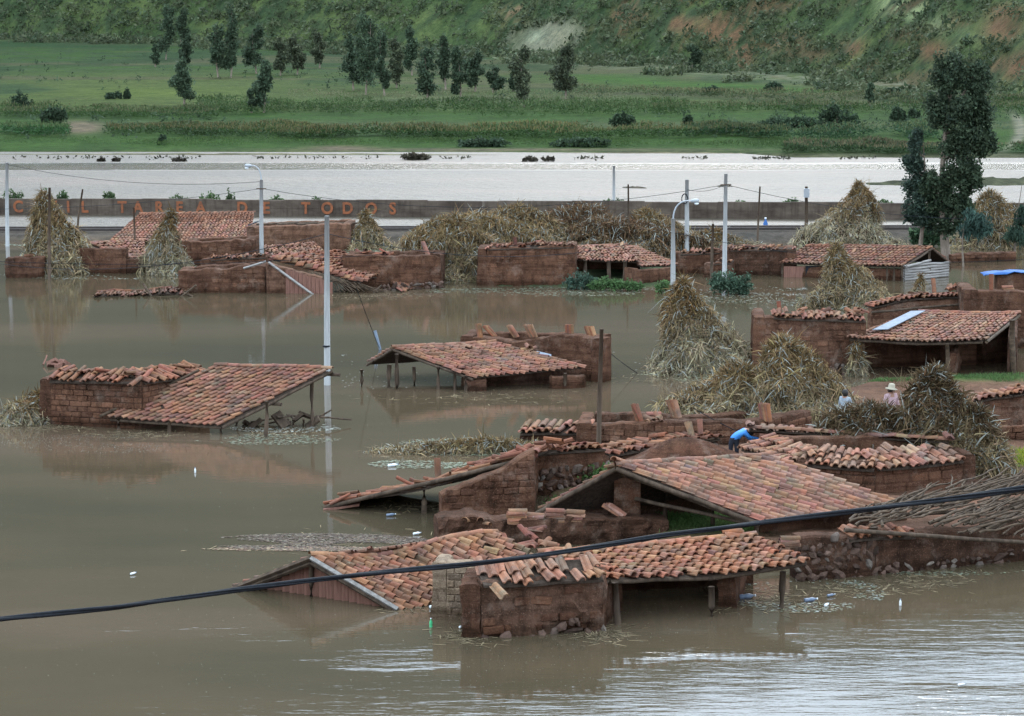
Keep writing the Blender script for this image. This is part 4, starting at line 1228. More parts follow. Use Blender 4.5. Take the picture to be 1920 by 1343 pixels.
brick_courses(o, w, a, b, [z1 - .3, z2 - .3], .0, .4, .19, 'mudb', 65, .0, 90, 1.2, skip=.5)
mud_wall(o, b, b + V3((.1, 1.6, 0)), [z2, z2 - .1], .4, 'mud', .05, seed=66)
mud_wall(o, a, a + V3((.3, 1.8, 0)), [z1, z1], .4, 'mud', .05, seed=67)
mud_wall(o, a + V3((.3, 1.8, 0)), b + V3((.1, 1.6, 0)), [z1 - .1, z2 - .1], .4, 'mud', .05, seed=68)
for k, (px, py, n, yw, ln, lab) in enumerate(((897, 630, 3, 1.2, .2, 'short tile bundle at the left corner of the roofless mud room'), (917, 629, 4, 1.9, .75, 'tiles tipped over, second from left on the roofless mud room'),
        (960, 630, 4, 1.1, .6, 'A-shaped pair of tiles, third from left on the roofless mud room'), (993, 630, 6, 1.7, .5, 'leaning tile bundle in the middle of the roofless mud room'),
        (1065, 632, 6, 1.4, .08, 'tall square tile bundle, second from right on the roofless mud room'), (1106, 634, 7, 1.0, .4, 'fan of leaning tiles at the right corner of the roofless mud room'))):
    tile_stack(lab, P(px, py + 2, 704), n, 'lean', yw, ln, (1.05, .95, .85), 110 + k, .48)
tile_stack('row of tiles slipped down the valley beside the roofless mud room', P(985, 660, 714), 5, 'scatter', .4, seed=120, tint=PALE)
o = thing('post_stump', 'lone short wooden stump in the water left of the central shed', 'post', G(678, 726))
post(o, G(678, 726), P(678, 693, 726), .075, 77, name='stump')

# --- right shed with the sagging eave
o = thing('sagging_shed', 'right hand shed with sagging pink tile eave over a black interior', 'shed', G(1750, 706))
RL, RR, EL, ER = P(1722, 584, 668), P(1912, 588, 664), P(1588, 633, 705), P(1850, 638, 712)
tile_roof(o, RL, RR, EL, ER, 11, 24, PINK, sag=.10, jit=.9, seed=131, loose=.02)
for k, (px, bs, tp) in enumerate(((1617, 704, 640), (1776, 712, 645), (1898, 704, 600))): post(o, G(px, bs), P(px, tp, bs), .075 if k < 2 else .11, 80 + k, 'stick')
beam(o, EL + V3((.1, .1, -.1)), EL.lerp(ER, .5) + V3((0, .1, -.2)), .05, seed=2); beam(o, EL.lerp(ER, .5) + V3((0, .1, -.2)), ER + V3((-.1, .1, -.1)), .05, seed=3)
beam(o, ER + V3((0, 0, -.06)), RR + V3((0, 0, -.08)), .06, 'rafter', seed=4, mat='stick')
mud_wall(o, G(1600, 690), G(1830, 684), [.98, 1.5], .4, 'mud', .02, seed=71)
mud_wall(o, G(1602, 704), G(1612, 688), [.95, 1.0], .3, 'mud', .02, seed=171)  # added side wall, keeps the shed interior dark
mud_wall(o, flat(RR) + V3((-.1, -.1, 0)), G(1905, 700), [RR.z - .1, 1.3], .3, 'mud', .02, seed=172)  # added on the right too, against light leaking in
mud_wall(o, G(1840, 684), G(1900, 676), [1.3, 1.45], .4, 'mud', .05, seed=76)
w = mud_wall(o, G(1792, 708), G(1800, 692), [.85, .9], .22, 'mud', .05, seed=72)
mb = MB(); p0, p1 = P(1636, 618, 700), P(1708, 583, 672); sd_ = V3((.55, .12, 0))
mb.add([p0, p0 + sd_, p1 + sd_, p1, p0 + V3((0, 0, -.02)), p0 + sd_ + V3((0, 0, -.02)), p1 + sd_ + V3((0, 0, -.02)), p1 + V3((0, 0, -.02))], [(0, 1, 2, 3), (7, 6, 5, 4), (0, 4, 5, 1), (1, 5, 6, 2), (2, 6, 7, 3), (3, 7, 4, 0)])
mb.build('metal_sheet', M['zinc'], o)
a, b = G(1432, 700), G(1622, 702)
o = thing('mud_wall', 'tall windowless red mud wall left of the sagging shed, tiles along its head', 'wall', mean(a, b))
z1, z2 = P(1432, 594, 700).z, P(1622, 600, 702).z
w = mud_wall(o, a, b, [z1, z1, z2, z2], .55, 'mud', .05, seed=73)
brick_courses(o, w, a, b, [z1 * .92, z2 * .92], .4, .42, .19, 'mudb', 74, -.004, 120, 1.3, skip=.45)
stone_courses(o, w, a.lerp(b, .55), b, [.3, .35], -.05, .28, 12, .03, 30)
mud_wall(o, a, a + V3((.2, 2.2, 0)), [z1, z1], .4, 'mud', .05, seed=75)
tile_cap(o, a.lerp(b, .08), b, z1 + .02, z2 + .02, 2, .8, .12, (.85, .75, .7), 135, 3.0, .08, .2, miss=.18)
for k, (px, py, n, m_, lab) in enumerate(((1460, 588, 1, 'lean', 'dark tile standing at the left corner of the tall mud wall'), (1500, 594, 6, 'scatter', 'loose tiles scattered at the left of the tall mud wall head'),
                                      (1545, 590, 7, 'scatter', 'loose tiles scattered at the middle of the tall mud wall head'), (1600, 590, 8, 'scatter', 'broken tiles and cane at the right of the tall mud wall head'))):
    tile_stack(lab, P(px, py + 2, 690), n, m_, .6, .2, (.8, .68, .62), 140 + k, .5)
a, b = G(1632, 640), G(1832, 634)
o = thing('tiled_outbuilding', 'low outbuilding with a thin arched tile edge behind the sagging shed', 'hut', mean(a, b))
zz = [P(1632, 575, 640).z, P(1700, 560, 638).z, P(1760, 556, 636).z, P(1832, 556, 634).z]
w = mud_wall(o, a, b, [z - .1 for z in zz], .4, 'mudp', .04, seed=77)
brick_courses(o, w, a, b, [z - .16 for z in zz], .3, .4, .18, 'mudb', 78, .0, 80, 1.0, skip=.4)
for k in range(3):
    tile_cap(o, a.lerp(b, k / 3), a.lerp(b, (k + 1) / 3), zz[k], zz[k + 1], 2, .9, -.02, (.95, .8, .75), 150 + k, 1.0, .12, .19)
beam(o, P(1632, 578, 640) + V3((0, -.3, -.12)), P(1835, 560, 634) + V3((0, -.3, -.12)), .05, seed=2)
a, b = G(1830, 650), G(1985, 655)
o = thing('mud_house', 'plain red mud house wall at the right edge below the blue tarpaulin', 'house', mean(a, b))
z1 = P(1830, 545, 650).z
mud_wall(o, a, b, [z1, z1], .6, 'mud', .05, seed=79); mud_wall(o, a, a + V3((.3, 3.0, 0)), [z1, z1], .5, 'mud', .05, seed=80)
mud_wall(o, G(1868, 600), G(1985, 600), [P(1868, 515, 600).z] * 2, .6, 'mud', .05, seed=81)
mb = MB(); c = P(1900, 514, 600) + V3((0, .2, -.08))
n_, V_, F_ = 9, [], []
for i in range(n_):
    for j in range(5): V_.append(c + V3(((i / 8 - .5) * 2.4, (j / 4 - .4) * 1.0, .10 + .16 * float(fbm(i * .7 + 3, j * .8, 2)) - .12 * (abs(i - 4) / 4) ** 2)))
for i in range(n_ - 1):
    for j in range(4): F_.append((i * 5 + j, (i + 1) * 5 + j, (i + 1) * 5 + j + 1, i * 5 + j + 1))
mb.add(V_, F_); ob = mb.build('tarpaulin', M['bluetarp'], None, loc=c, smooth=True); tag(ob, 'crumpled blue tarpaulin lying on the mud house at the right edge', 'tarpaulin')
md = ob.modifiers.new('thick', 'SOLIDIFY'); md.thickness = .03
a, b = G(1712, 596), G(1800, 590)
o = thing('broken_wall', 'broken wall heads with a small heap of tiles behind the arched outbuilding', 'wall', mean(a, b))
mud_wall(o, a, b, [P(1712, 550, 596).z, P(1800, 548, 590).z], .4, 'mud', .08, seed=82)
tile_stack('round heap of tiles on the broken wall behind the arched outbuilding', P(1795, 545, 592), 12, 'scatter', .2, seed=160, tint=(.95, .85, .8))
tile_stack('single slab tile standing on the broken wall behind the outbuilding', P(1750, 548, 592), 2, 'lean', .2, .3, (.8, .6, .55), 161, .6)
tile_stack('flat pile of tiles beside the slab on the right mud house corner', P(1890, 546, 648), 4, 'flat', .1, seed=162)
tile_stack('upright dark slab tiles at the left corner of the right mud house', P(1858, 548, 648), 2, 'lean', .1, .1, (.7, .5, .45), 163, .7)

# --- right edge walls behind the dark maize stack
a, b = G(1800, 818), G(1985, 812)
o = thing('capped_wall', 'mud wall with a curved tile coping at the right edge behind the maize', 'wall', mean(a, b))
zz = [P(1800, 752, 818).z, P(1860, 738, 816).z, P(1985, 726, 812).z]
w = mud_wall(o, a, b, [z - .1 for z in zz], .4, 'mudp', .03, seed=83)
brick_courses(o, w, a, b, [z - .15 for z in zz], .2, .3, .13, 'mudb', 84, -.01, 120, .8, skip=.35)
for k in range(2): tile_cap(o, a.lerp(b, k / 2), a.lerp(b, k / 2 + .5), zz[k], zz[k + 1], 2, .9, .0, (1, .88, .8), 170 + k, 1.2, .25, .2)
a, b = G(1828, 845), G(1985, 840)
o = thing('adobe_wall', 'low wall of big rounded adobe blocks in front of the curved coping', 'wall', mean(a, b))
w = mud_wall(o, a, b, [.55, .62], .4, 'mud', .04, seed=85); brick_courses(o, w, a, b, [.68, .72], .1, .36, .2, 'mudb', 86, .03, 60, 2.0)
# ================================================================== far side of the flooded village
# --- plank house far right
o = thing('plank_house', 'far right house with mottled tile roof, plank gable and dark window', 'house', G(1620, 522))
A0, A1 = P(1512, 461, 505), P(1747, 464, 508)
E0, E1 = P(1463, 493, 519), P(1692, 500, 527)
B0, B1 = P(1560, 478, 490), P(1782, 492, 500)
tile_roof(o, A0, A1, E0, E1, 8, 30, (.8, .72, .7), sag=.02, jit=1.0, seed=201, cap=240, loose=.04)
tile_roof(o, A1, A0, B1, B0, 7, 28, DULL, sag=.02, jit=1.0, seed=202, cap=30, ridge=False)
a, b, c = G(1467, 520), G(1690, 527), G(1778, 519)
zt = P(1467, 496, 520).z
mud_wall(o, a + V3((0, .25, 0)), b + V3((0, .25, 0)), [zt - .1, zt - .1], .2, 'mud', .02, seed=91)
pan = MB(); 
for x0, x1 in ((1470, 1512), (1541, 1600)):
    for k in range(int((x1 - x0) / 7)):
        q = G(x0 + 7 * k + 3.5, 520.5); mb = MB(); mb.box(q + V3((0, .1, zt / 2 - .3)), (.185, 0, 0), (0, .05, 0), (0, 0, zt + .4)); mb.build('board', M['redplank'], o)
mb = MB(); q = G(1526, 521); mb.box(q + V3((0, .16, zt / 2)), (.78, 0, 0), (0, .06, 0), (0, 0, zt - .12)); mb.build('window', M['black'], o)
for k in range(6):
    p0, p1 = b.lerp(c, .05), c; z = .05 + k * .125
    mb = MB(); mb.tube(wobble(V3((p0.x, p0.y, z)), V3((p1.x, p1.y, z + .02)), 5, .03, k), .075, .065, 6); mb.build('plank', M['plank'], o, smooth=True)
mb = MB(); mb.tube(wobble(P(1700, 500, 527), P(1745, 488, 522), 4, .02, 3), .07, .06, 6); mb.build('plank', M['plank'], o, smooth=True)
for k, (px, bs, tp) in enumerate(((1467, 520, 495), (1663, 527, 500), (1676, 527, 500), (1691, 527, 498), (1743, 522, 470), (1775, 519, 494))): post(o, G(px, bs), P(px, tp, bs), .06, 200 + k)
for p, q in ((A1, E1), (A1, B1)): beam(o, p + V3((.02, 0, -.07)), q + V3((.02, 0, -.07)), .06, 'rafter', seed=3)

def mud_block(label, x0, y0, x1, y1, t0, t1, name='mud_ruin', mat='mud', depth=2.2, seed=0, tiles=0, courses=0, tint=(.85, .75, .7), lab2=None, amp=.055):
    a, b = G(x0, y0), G(x1, y1)
    o = thing(name, label, 'ruin', mean(a, b))
    z0_, z1_ = P(x0, t0, y0).z, P(x1, t1, y1).z
    w = mud_wall(o, a, b, [z0_, z0_ + .04, (z0_ + z1_) / 2 - .05, z1_ + .03, z1_ - .02], .5, mat, amp, seed=seed)
    mud_wall(o, b, b + V3((.15, depth, 0)), [z1_, z1_], .45, mat, amp, seed=seed + 1)
    mud_wall(o, a, a + V3((.15, depth, 0)), [z0_, z0_], .45, mat, amp, seed=seed + 2)
    mud_wall(o, a + V3((.15, depth, 0)), b + V3((.15, depth, 0)), [z0_, z1_], .45, mat, amp, seed=seed + 3)
    if courses: brick_courses(o, w, a, b, [z0_ - .1, z1_ - .1], .05, .42, .2, 'mudb', seed, -.015, courses * 3, 1.0, skip=.3)
    if tiles: tile_cap(o, a, b, z0_ + .02, z1_ + .02, 2, .7, .1, tint, seed, 3.0, .06, .2, miss=.3)
    return o
mud_block('red mud wall with tiles on its head between plank house and tall pole', 1368, 515, 1492, 517, 468, 468, seed=300, tiles=1)
mud_block('long low mud wall left of the tall pole, nearly drowned', 1275, 512, 1366, 514, 476, 472, seed=305, tiles=1, depth=1.2)
mud_block('small mud block with white post behind the green bush', 1338, 520, 1372, 521, 494, 492, seed=310, tiles=1, depth=.8)
# stacked brick bank under the eucalyptus
a, b = G(1785, 492), G(1905, 489)
o = thing('brick_bank', 'long low red brick stack behind the plank house near the eucalyptus', 'wall', mean(a, b))
w = mud_wall(o, a, b, [.42, .46, .42], .6, 'mud', .07, seed=315); brick_courses(o, w, a, b, [.45, .45], .0, .35, .17, 'mudb', 316, .03, 120, 2.0)

# --- house in the middle distance with the green bank
o = thing('verandah_house', 'mid distance house with tiled verandah on dark posts above the green weeds', 'house', G(1110, 530))
RL, RR, EL, ER = P(1052, 463, 505), P(1175, 460, 500), P(1080, 486, 530), P(1200, 490, 528)
tile_roof(o, RL, RR, EL, ER, 8, 18, FAR, sag=.05, jit=1.4, seed=211, cap=150, loose=.05)
RL, RR, EL, ER = P(1160, 461, 502), P(1192, 463, 500), P(1200, 499, 531), P(1274, 496, 525)
tile_roof(o, P(1130, 462, 503), P(1195, 463, 498), P(1205, 500, 532), P(1274, 497, 524), 9, 13, FAR, sag=.0, jit=1.1, seed=212, cap=130, loose=.05)
for k, (px, bs, tp) in enumerate(((1097, 532, 488), (1141, 534, 490), (1172, 535, 490))): post(o, G(px, bs), P(px, tp, bs), .10, 210 + k)
mud_wall(o, G(1195, 536), G(1262, 530), [.72, .7], .3, 'mud', .04, seed=320)
mud_wall(o, G(1180, 538), G(1197, 536), [.9, .8], .3, 'mud', .04, seed=321)
mud_wall(o, G(1080, 512), G(1200, 510), [.9, .9], .3, 'mud', .04, seed=322)
o = mud_block('broad red mud house wall, tiles strewn on top, left of the verandah', 913, 536, 1078, 537, 466, 462, 'mud_house', seed=323, courses=60, tiles=1)
for k, (px, py) in enumerate(((1010, 486), (1023, 482))):
    mb = MB(); q = P(px, py, 536); mb.box(q + V3((0, -.06, 0)), (.10, 0, 0), (0, .04, 0), (0, 0, .48)); mb.build('peg', M['stick'], o)
tile_stack('dark tiles stood up on the broad mud house wall', P(965, 466, 530), 4, 'lean', .4, .3, (.5, .42, .4), 330, .55)
tile_stack('scattered tiles on the right of the broad mud house wall', P(1010, 462, 530), 9, 'scatter', .4, seed=331, tint=(.9, .8, .75), length=.55)

# --- collapsed house group
o = mud_block('mud ruin with propped orange tiles, right of the collapsed lattice roof', 663, 541, 826, 538, 480, 479, seed=340, courses=50)
stone_courses(o, o.children[0], G(720, 545), G(826, 540), [.25, .3], -.05, .25, 13, .05, 50)
tile_stack('propped pale orange tile at the right end of the far mud ruin', P(797, 478, 535), 3, 'lean', .9, .5, PALE, 341, .7)
tile_stack('dark tiles stood at the left end of the far mud ruin', P(676, 481, 538), 5, 'scatter', .5, seed=342, tint=(.6, .5, .48), length=.6)
tile_stack('brown tiles in the middle of the far mud ruin', P(718, 480, 537), 6, 'scatter', .5, seed=343, tint=(.8, .65, .6), length=.6)
mud_block('low curved mud wall standing in water at the left, cracked in the middle', 352, 549, 497, 549, 506, 500, seed=345, courses=50, depth=1.6)
mud_block('dark square mud ruin just behind the low curved wall', 358, 504, 472, 502, 455, 450, seed=350, courses=30)
mud_block('narrow mud wall with tile bits between the two left ruins', 395, 525, 500, 524, 486, 482, seed=355, tiles=1, depth=1.0)
o = thing('collapsed_house', 'collapsed house, long pink tile roof broken open to a lattice of canes', 'house', G(620, 545))
tile_roof(o, P(495, 462, 505), P(590, 455, 490), P(500, 484, 515), P(615, 480, 505), 7, 17, FAR, jit=1.8, seed=221, cap=110, loose=.12, ridge=False)
R0, R1, E0, E1 = P(506, 484, 540), P(632, 474, 510), P(680, 530, 549), P(740, 515, 533)
tile_roof(o, R0, R1, E0, E1, 14, 14, (1.05, .92, .88), jit=1.8, seed=222, cap=180, loose=.1, hump=lambda u, v: .1 * math.sin(u * 5) * v)
tile_roof(o, E1 + V3((-.35, -.2, .0)), E1 + V3((.2, 1.0, .03)), P(752, 548, 549), P(772, 540, 542), 4, 9, FAR, jit=1.6, seed=223, cap=40, ridge=False)
# broken cane lattice below the eave
rr = random.Random(8)
for k in range(26):
    t = rr.random(); s = R0.lerp(E0, .45 + .6 * t) + V3((0, -.1, -.08)); e = G(605 + 110 * t + rr.uniform(-18, 18), 549) + V3((0, 0, rr.uniform(0, .2)))
    mb = MB(); mb.tube([s, s.lerp(e, .5) + V3((0, 0, rr.uniform(-.05, .05))), e], .028, .022, 5); mb.build('cane', M['stick'], o)
for k in range(9):
    s = P(600 + 12 * k, 520 + 3 * k, 548); mb = MB(); mb.tube([s, s + V3((1.4, .1, -.28 + rr.uniform(-.1, .1)))], .025, .02, 5); mb.build('cane', M['stick'], o)
mud_wall(o, G(500, 550), G(605, 549), [P(500, 492, 550).z, P(560, 505, 549).z, P(605, 520, 549).z], .4, 'mudp', .06, seed=360)
for k in range(11):
    q = G(540 + 8 * k, 550); ztop = P(540 + 8 * k, 503 + 2.4 * k, 550).z; mb = MB(); mb.box(q + V3((0, -.05, ztop / 2 - .2)), (.18, 0, 0), (0, .04, 0), (.02, 0, ztop + .3)); mb.build('board', M['redplank'], o)
mb = MB(); mb.tube([P(505, 490, 548) + V3((0, -.4, 0)), G(588, 551) + V3((0, -.1, -.05))], .06, .06, 4); mb.build('fallen_beam', M['plank'], o)
mb = MB(); mb.tube([P(458, 502, 548) + V3((0, -.3, 0)), P(500, 490, 548) + V3((0, -.3, .02))], .05, .05, 4); mb.build('fallen_beam', M['plank'], o)
mb = MB(); q = P(716, 535, 548); mb.tube([q, G(700, 549)], .05, .05, 5); mb.build('post', M['wood'], o)

# --- far left big roof and neighbours
o = thing('big_roof_house', 'far left house under a broad steep roof of striped pink tiles', 'house', G(345, 470))
A0, A1, E0, E1 = P(262, 402, 446), P(478, 399, 446), P(205, 452, 466), P(470, 458, 470)
tile_roof(o, A0, A1, E0, E1, 12, 36, (.95, .86, .82), sag=-.04, jit=.8, seed=231, cap=300, loose=.02)
mud_wall(o, G(205, 470), G(470, 474), [.3, .3], .4, 'mud', .04, seed=370)
mud_wall(o, G(480, 470), G(505, 455), [.8, 1.0], .4, 'mud', .04, seed=371)
mb = MB(); c = P(462, 420, 455); mb.box(c + V3((.3, -.4, 0)), (.8, .2, .35), (.2, .6, 0), (0, 0, .02)); mb.build('metal_sheet', M['zinc'], o)
o = mud_block('grey mud house with rafters bared, behind the left lamp post', 478, 470, 656, 468, 425, 420, 'mud_house', 'mudp', 2.5, 375)
for k in range(5): beam(o, P(480 + 38 * k, 422, 468) + V3((0, .3, 0)), P(560 + 34 * k, 417, 462), .05, seed=k)
o = thing('tiled_house', 'low far left mud house with a small pink tile roof', 'house', G(190, 512))
w = mud_wall(o, G(130, 512), G(237, 513), [P(130, 466, 512).z, P(237, 466, 513).z], .5, 'mud', .05, seed=380)
brick_courses(o, w, G(130, 512), G(237, 513), [1.2, 1.2], .05, .8, .26, 'mudb', 381, -.025, 40, .6)
mud_wall(o, G(237, 513), G(262, 513), [.7, .7], .4, 'mud', .04, seed=382)
mud_wall(o, G(130, 512), G(140, 490), [1.2, 1.2], .4, 'mud', .04, seed=383)
tile_roof(o, P(165, 456, 492), P(272, 450, 488), P(237, 486, 512), P(275, 483, 505), 7, 13, FAR, jit=1.2, seed=235, cap=100, loose=.05)
mud_block('lone mud block at the far left, dark water line round its foot', 28, 521, 73, 521, 484, 484, seed=385, depth=1.4)
# floating strip of roof
o = thing('floating_roof', 'strip of tiled roof afloat at the left, sticks poking up', 'wreckage', G(265, 552))
tile_roof(o, G(180, 553) + V3((0, .5, .02)), P(350, 543, 549) + V3((0, .4, .02)), G(175, 557) + V3((0, 0, .02)), P(356, 549, 553), 2, 26, (.55, .48, .46), jit=2.2, seed=241, cap=60, ridge=True, hump=lambda u, v: .05 * math.sin(u * 11))
for p, q in (((268, 532), (284, 556)), ((345, 549), (362, 556)), ((340, 557), (368, 535))):
    mb = MB(); mb.tube([P(*p, 555), P(*q, 556)], .06, .05, 5); mb.build('stick', M['stick'], o)

# ================================================================== flood wall with painted slogan, railway, river
a, b = G(-260, 401.5), G(2180, 415)
o = thing('flood_wall', 'long stained concrete flood wall with orange painted letters along the river', 'wall', mean(a, b))
d = (b - a).normalized(); nr = V3((d.y, -d.x, 0)); nr = nr if nr.y < 0 else -nr
n_pan = 18
for k in range(n_pan):
    p, q = a.lerp(b, k / n_pan), a.lerp(b, (k + 1) / n_pan)
    x = (k + .5) / n_pan; zt = 1.05 + .03 * math.sin(k * 2.1)
    mb = MB(); mb.box(mean(p, q) + V3((0, .2, zt / 2 - .4)), (q - p) * .9985, -nr * .38, (0, 0, zt + .8)); mb.build('panel', M['flood'], o)
    mb = MB(); mb.box(mean(p, q) + nr * .012 + V3((0, .2, .54)), (q - p) * .9985, -nr * .385, (0, 0, .05)); mb.build('ledge', M['flood'], o)
ang = math.atan2(d.y, d.x)
for ch, px in zip('CIVILTAREADETODOS', (35, 68, 100, 130, 161, 232, 262, 302, 340, 380, 458, 503, 577, 617, 655, 699, 739)):
    f = bpy.data.curves.new('letter', 'FONT'); f.body = ch; f.size = 1.02; f.offset = .035; f.align_x = 'CENTER'; f.extrude = .004
    tmp = bpy.data.objects.new('tmp', f); COL.objects.link(tmp)
    dg = bpy.context.evaluated_depsgraph_get(); me = bpy.data.meshes.new_from_object(tmp.evaluated_get(dg)); bpy.data.objects.remove(tmp)
    me.name = 'letter'; me.materials.clear(); me.materials.append(M['paint'])
    t = (G(px, 403).x - a.x) / (b.x - a.x); p = a.lerp(b, t)
    ob = link('letter', me, o); ob.location = p + nr * .035 + V3((0, 0, .20)) - o.location; ob.rotation_euler = (math.pi / 2, 0, ang); ob.scale = (.92, 1, 1)
# rails on the bank
o = thing('railway_track', 'railway track on the gravel bank in front of the flood wall', 'track', V3((0, 127.5, .4)))
for off in (1.4, .1):
    mb = MB(); mb.box(V3((0, 127.5 + off, .56)), (90, 1.8, 0), (0, .12, 0), (0, 0, .16)); mb.build('rail', M['rail'], o)
for k in range(100):
    if k == 0:
        mb = MB(); mb.box(V3((0, 0, 0)), (.25, 0, 0), (0, 2.4, 0), (0, 0, .14)); slp = mb.build('sleeper', M['wood'], o); slm = slp.data
        slp.location = V3((-44, 128.2 - .88 - 127.5, .02))
    else:
        s_ = link('sleeper', slm, o); s_.location = V3((-44 + k * .89, 128.2 - 127.5 + (-44 + k * .89) * .02, .02))

# sand bars and drift on the river
def bar(label, p0, p1, wy, z, n=40, col=(.12, .12, .06), name='sandbank', seed=0):
    a, b = G(*p0), G(*p1); V_ = []; F_ = []; C_ = []
    for i in range(n + 1):
        t = i / n; c = a.lerp(b, t); hw = wy * (.35 + .65 * math.sin(math.pi * min(1, max(0.02, t))) ** .5) * (.6 + .8 * float(vnoise(t * 14 + seed, 2.2)))
        for j in range(5):
            s = j / 4 * 2 - 1; V_.append((c.x, c.y + s * hw, (1 - s * s) * z * math.sin(math.pi * min(1, max(0, t))) ** .6 * (.4 + 1.2 * float(vnoise(t * 30 + seed, j * 1.7))) - .03)); C_.append([x * (.6 + .8 * float(vnoise(t * 50 + seed, j * 2.))) for x in col])
    for i in range(n):
        for j in range(4): q = i * 5 + j; F_.append((q, q + 5, q + 6, q + 1))
    ob = link(name, np_mesh(name, V_, F_, M['land'], np.array(C_), True)); tag(ob, label, None, None, 'structure'); return ob
bar('thin brown mud bar along the far bank', (-60, 289.5), (980, 291), .9, .14, 90, (.12, .11, .07), seed=1)
bar('thin mud bar', (1000, 287), (1480, 288), .6, .1, 40, (.13, .11, .07), seed=2)
bar('green river island at the right', (1620, 345), (2100, 341), 3.0, .4, 40, (.045, .048, .028), seed=3)
bar('small mud bar', (1165, 352), (1215, 353), .7, .15, 12, (.07, .06, .045), seed=4)
bar('small mud bar', (1342, 350), (1375, 350), .6, .12, 12, (.07, .06, .045), seed=5)
# flotsam line on the river: nobody could count it
n = 900
px = np.concatenate([rng.uniform(-20, 960, 340), rng.uniform(940, 1500, 380), rng.uniform(1380, 1700, 180)]); pyv = 297 + rng.normal(0, 1.3, n) + (px > 940) * 1.0
keep = vnoise(px * .02, px * 0 + 4) > .45; px, pyv = px[keep], pyv[keep]
pp = np.array([list(G(x, y)) for x, y in zip(px, pyv)]); pp[:, 2] = rng.uniform(0, .18, len(pp))
col = np.array([.045, .042, .028]) * rng.uniform(.6, 1.6, (len(pp), 1))
ob = link('river_flotsam', quads('river_flotsam', pp, rng.uniform(.06, .26, len(pp)), col, M['straw'], (0, 0, 0), .5)); tag(ob, kind='stuff')
# ================================================================== maize stacks
heap('tall pointed stack of dried maize standing in the water, centre right', 1300, 704, 212, 528, 15000, .85, 1.15, 0, .36)
heap('slumped pale maize stack spilling towards the adobe yard', 1485, 802, 215, 638, 13000, .8, 2.0, 2, .38, z0=.1, lump=.6, upright=.08)
heap('low tangled maize pile at the foot of the slumped pale stack', 1378, 792, 205, 688, 10000, .7, 2.0, 2, .38, z0=.05, lump=.6, upright=.10)
heap('dark brown maize stack with upright stalks behind the adobe hut', 1775, 912, 245, 698, 16000, .6, 1.5, 3, .40, z0=.1, upright=.22, lump=.45, bw=1.1)
heap('lower dark maize stack spread before the two standing people', 1632, 905, 235, 764, 13000, .5, 2.8, 3, .38, z0=.1, upright=.2, lump=.4)
heap('pointed maize stack in front of the plank house', 1588, 582, 172, 462, 9000, .8, 1.05, 2, .38)
heap('broad maize stack with a tufted peak, far right behind the plank house', 1606, 466, 200, 346, 9000, .8, 1.15, 0, .42, z0=.1)
heap('tall maize stack at the far left, split by dark poles', 88, 516, 150, 366, 9000, .8, 1.35, 2, .42)
heap('slim conical maize stack in front of the big pink roof', 310, 517, 108, 398, 6500, .9, 1.0, 0, .40)
heap('small maize stack below the end of the orange slogan', 692, 468, 84, 398, 4500, .8, 1.2, 2, .42, lop=-.35)
heap('wide sprawling maize stack left of the broad mud house', 852, 528, 230, 406, 12000, .7, 2.2, 2, .42, lump=.5)
heap('long pale maize stack behind the broad mud house', 985, 480, 230, 388, 8000, .6, 2.2, 2, .44, lump=.4)
heap('dark reddish maize stack, tallest behind the broad mud house', 1082, 474, 220, 386, 8000, .6, 2.8, 1, .44, upright=.15)
heap('pale maize stack right of the dark reddish one', 1225, 478, 190, 396, 8000, .6, 1.6, 2, .44, lump=.4)
heap('low tangled maize bank joining the stacks left of the coil pole', 1150, 482, 330, 408, 9000, .4, 2.6, 1, .44, lump=.6)
heap('low tangled maize bank behind the wide sprawling stack', 905, 486, 280, 404, 8000, .4, 2.6, 2, .44, lump=.6)
heap('low maize spill between the lamp post and the red mud wall', 1345, 476, 190, 434, 5000, .6, 1.6, 0, .42)
heap('maize stack at the right edge behind the eucalyptus', 1880, 468, 200, 362, 7500, .7, 1.4, 2, .44)
heap('low pale straw heap against the left side of the brick hut', 38, 798, 128, 736, 5000, .7, 1.5, 0, .34, lop=.5)
heap('little straw tuft in the water before the plank gable', 1725, 562, 36, 518, 900, .8, 1.3, 0, .35)
heap('small clump of straw beside the broken wall of the low mud house', 1330, 512, 50, 495, 700, .8, 1.3, 0, .35)
heap('bundle of straw hanging from the corner of the sagging shed', 1606, 706, 36, 642, 1100, .8, 2.4, 0, .36)
heap('dark tussock of stalks where the maize stack meets the right wall', 1838, 905, 90, 770, 4500, .7, 1.9, 3, .40, z0=.1, upright=.2)
heap('floating raft of pale maize leaves left of the yard wall', 888, 851, 345, 826, 5200, .10, 2.2, 2, .30, lump=.3, group='floating straw')

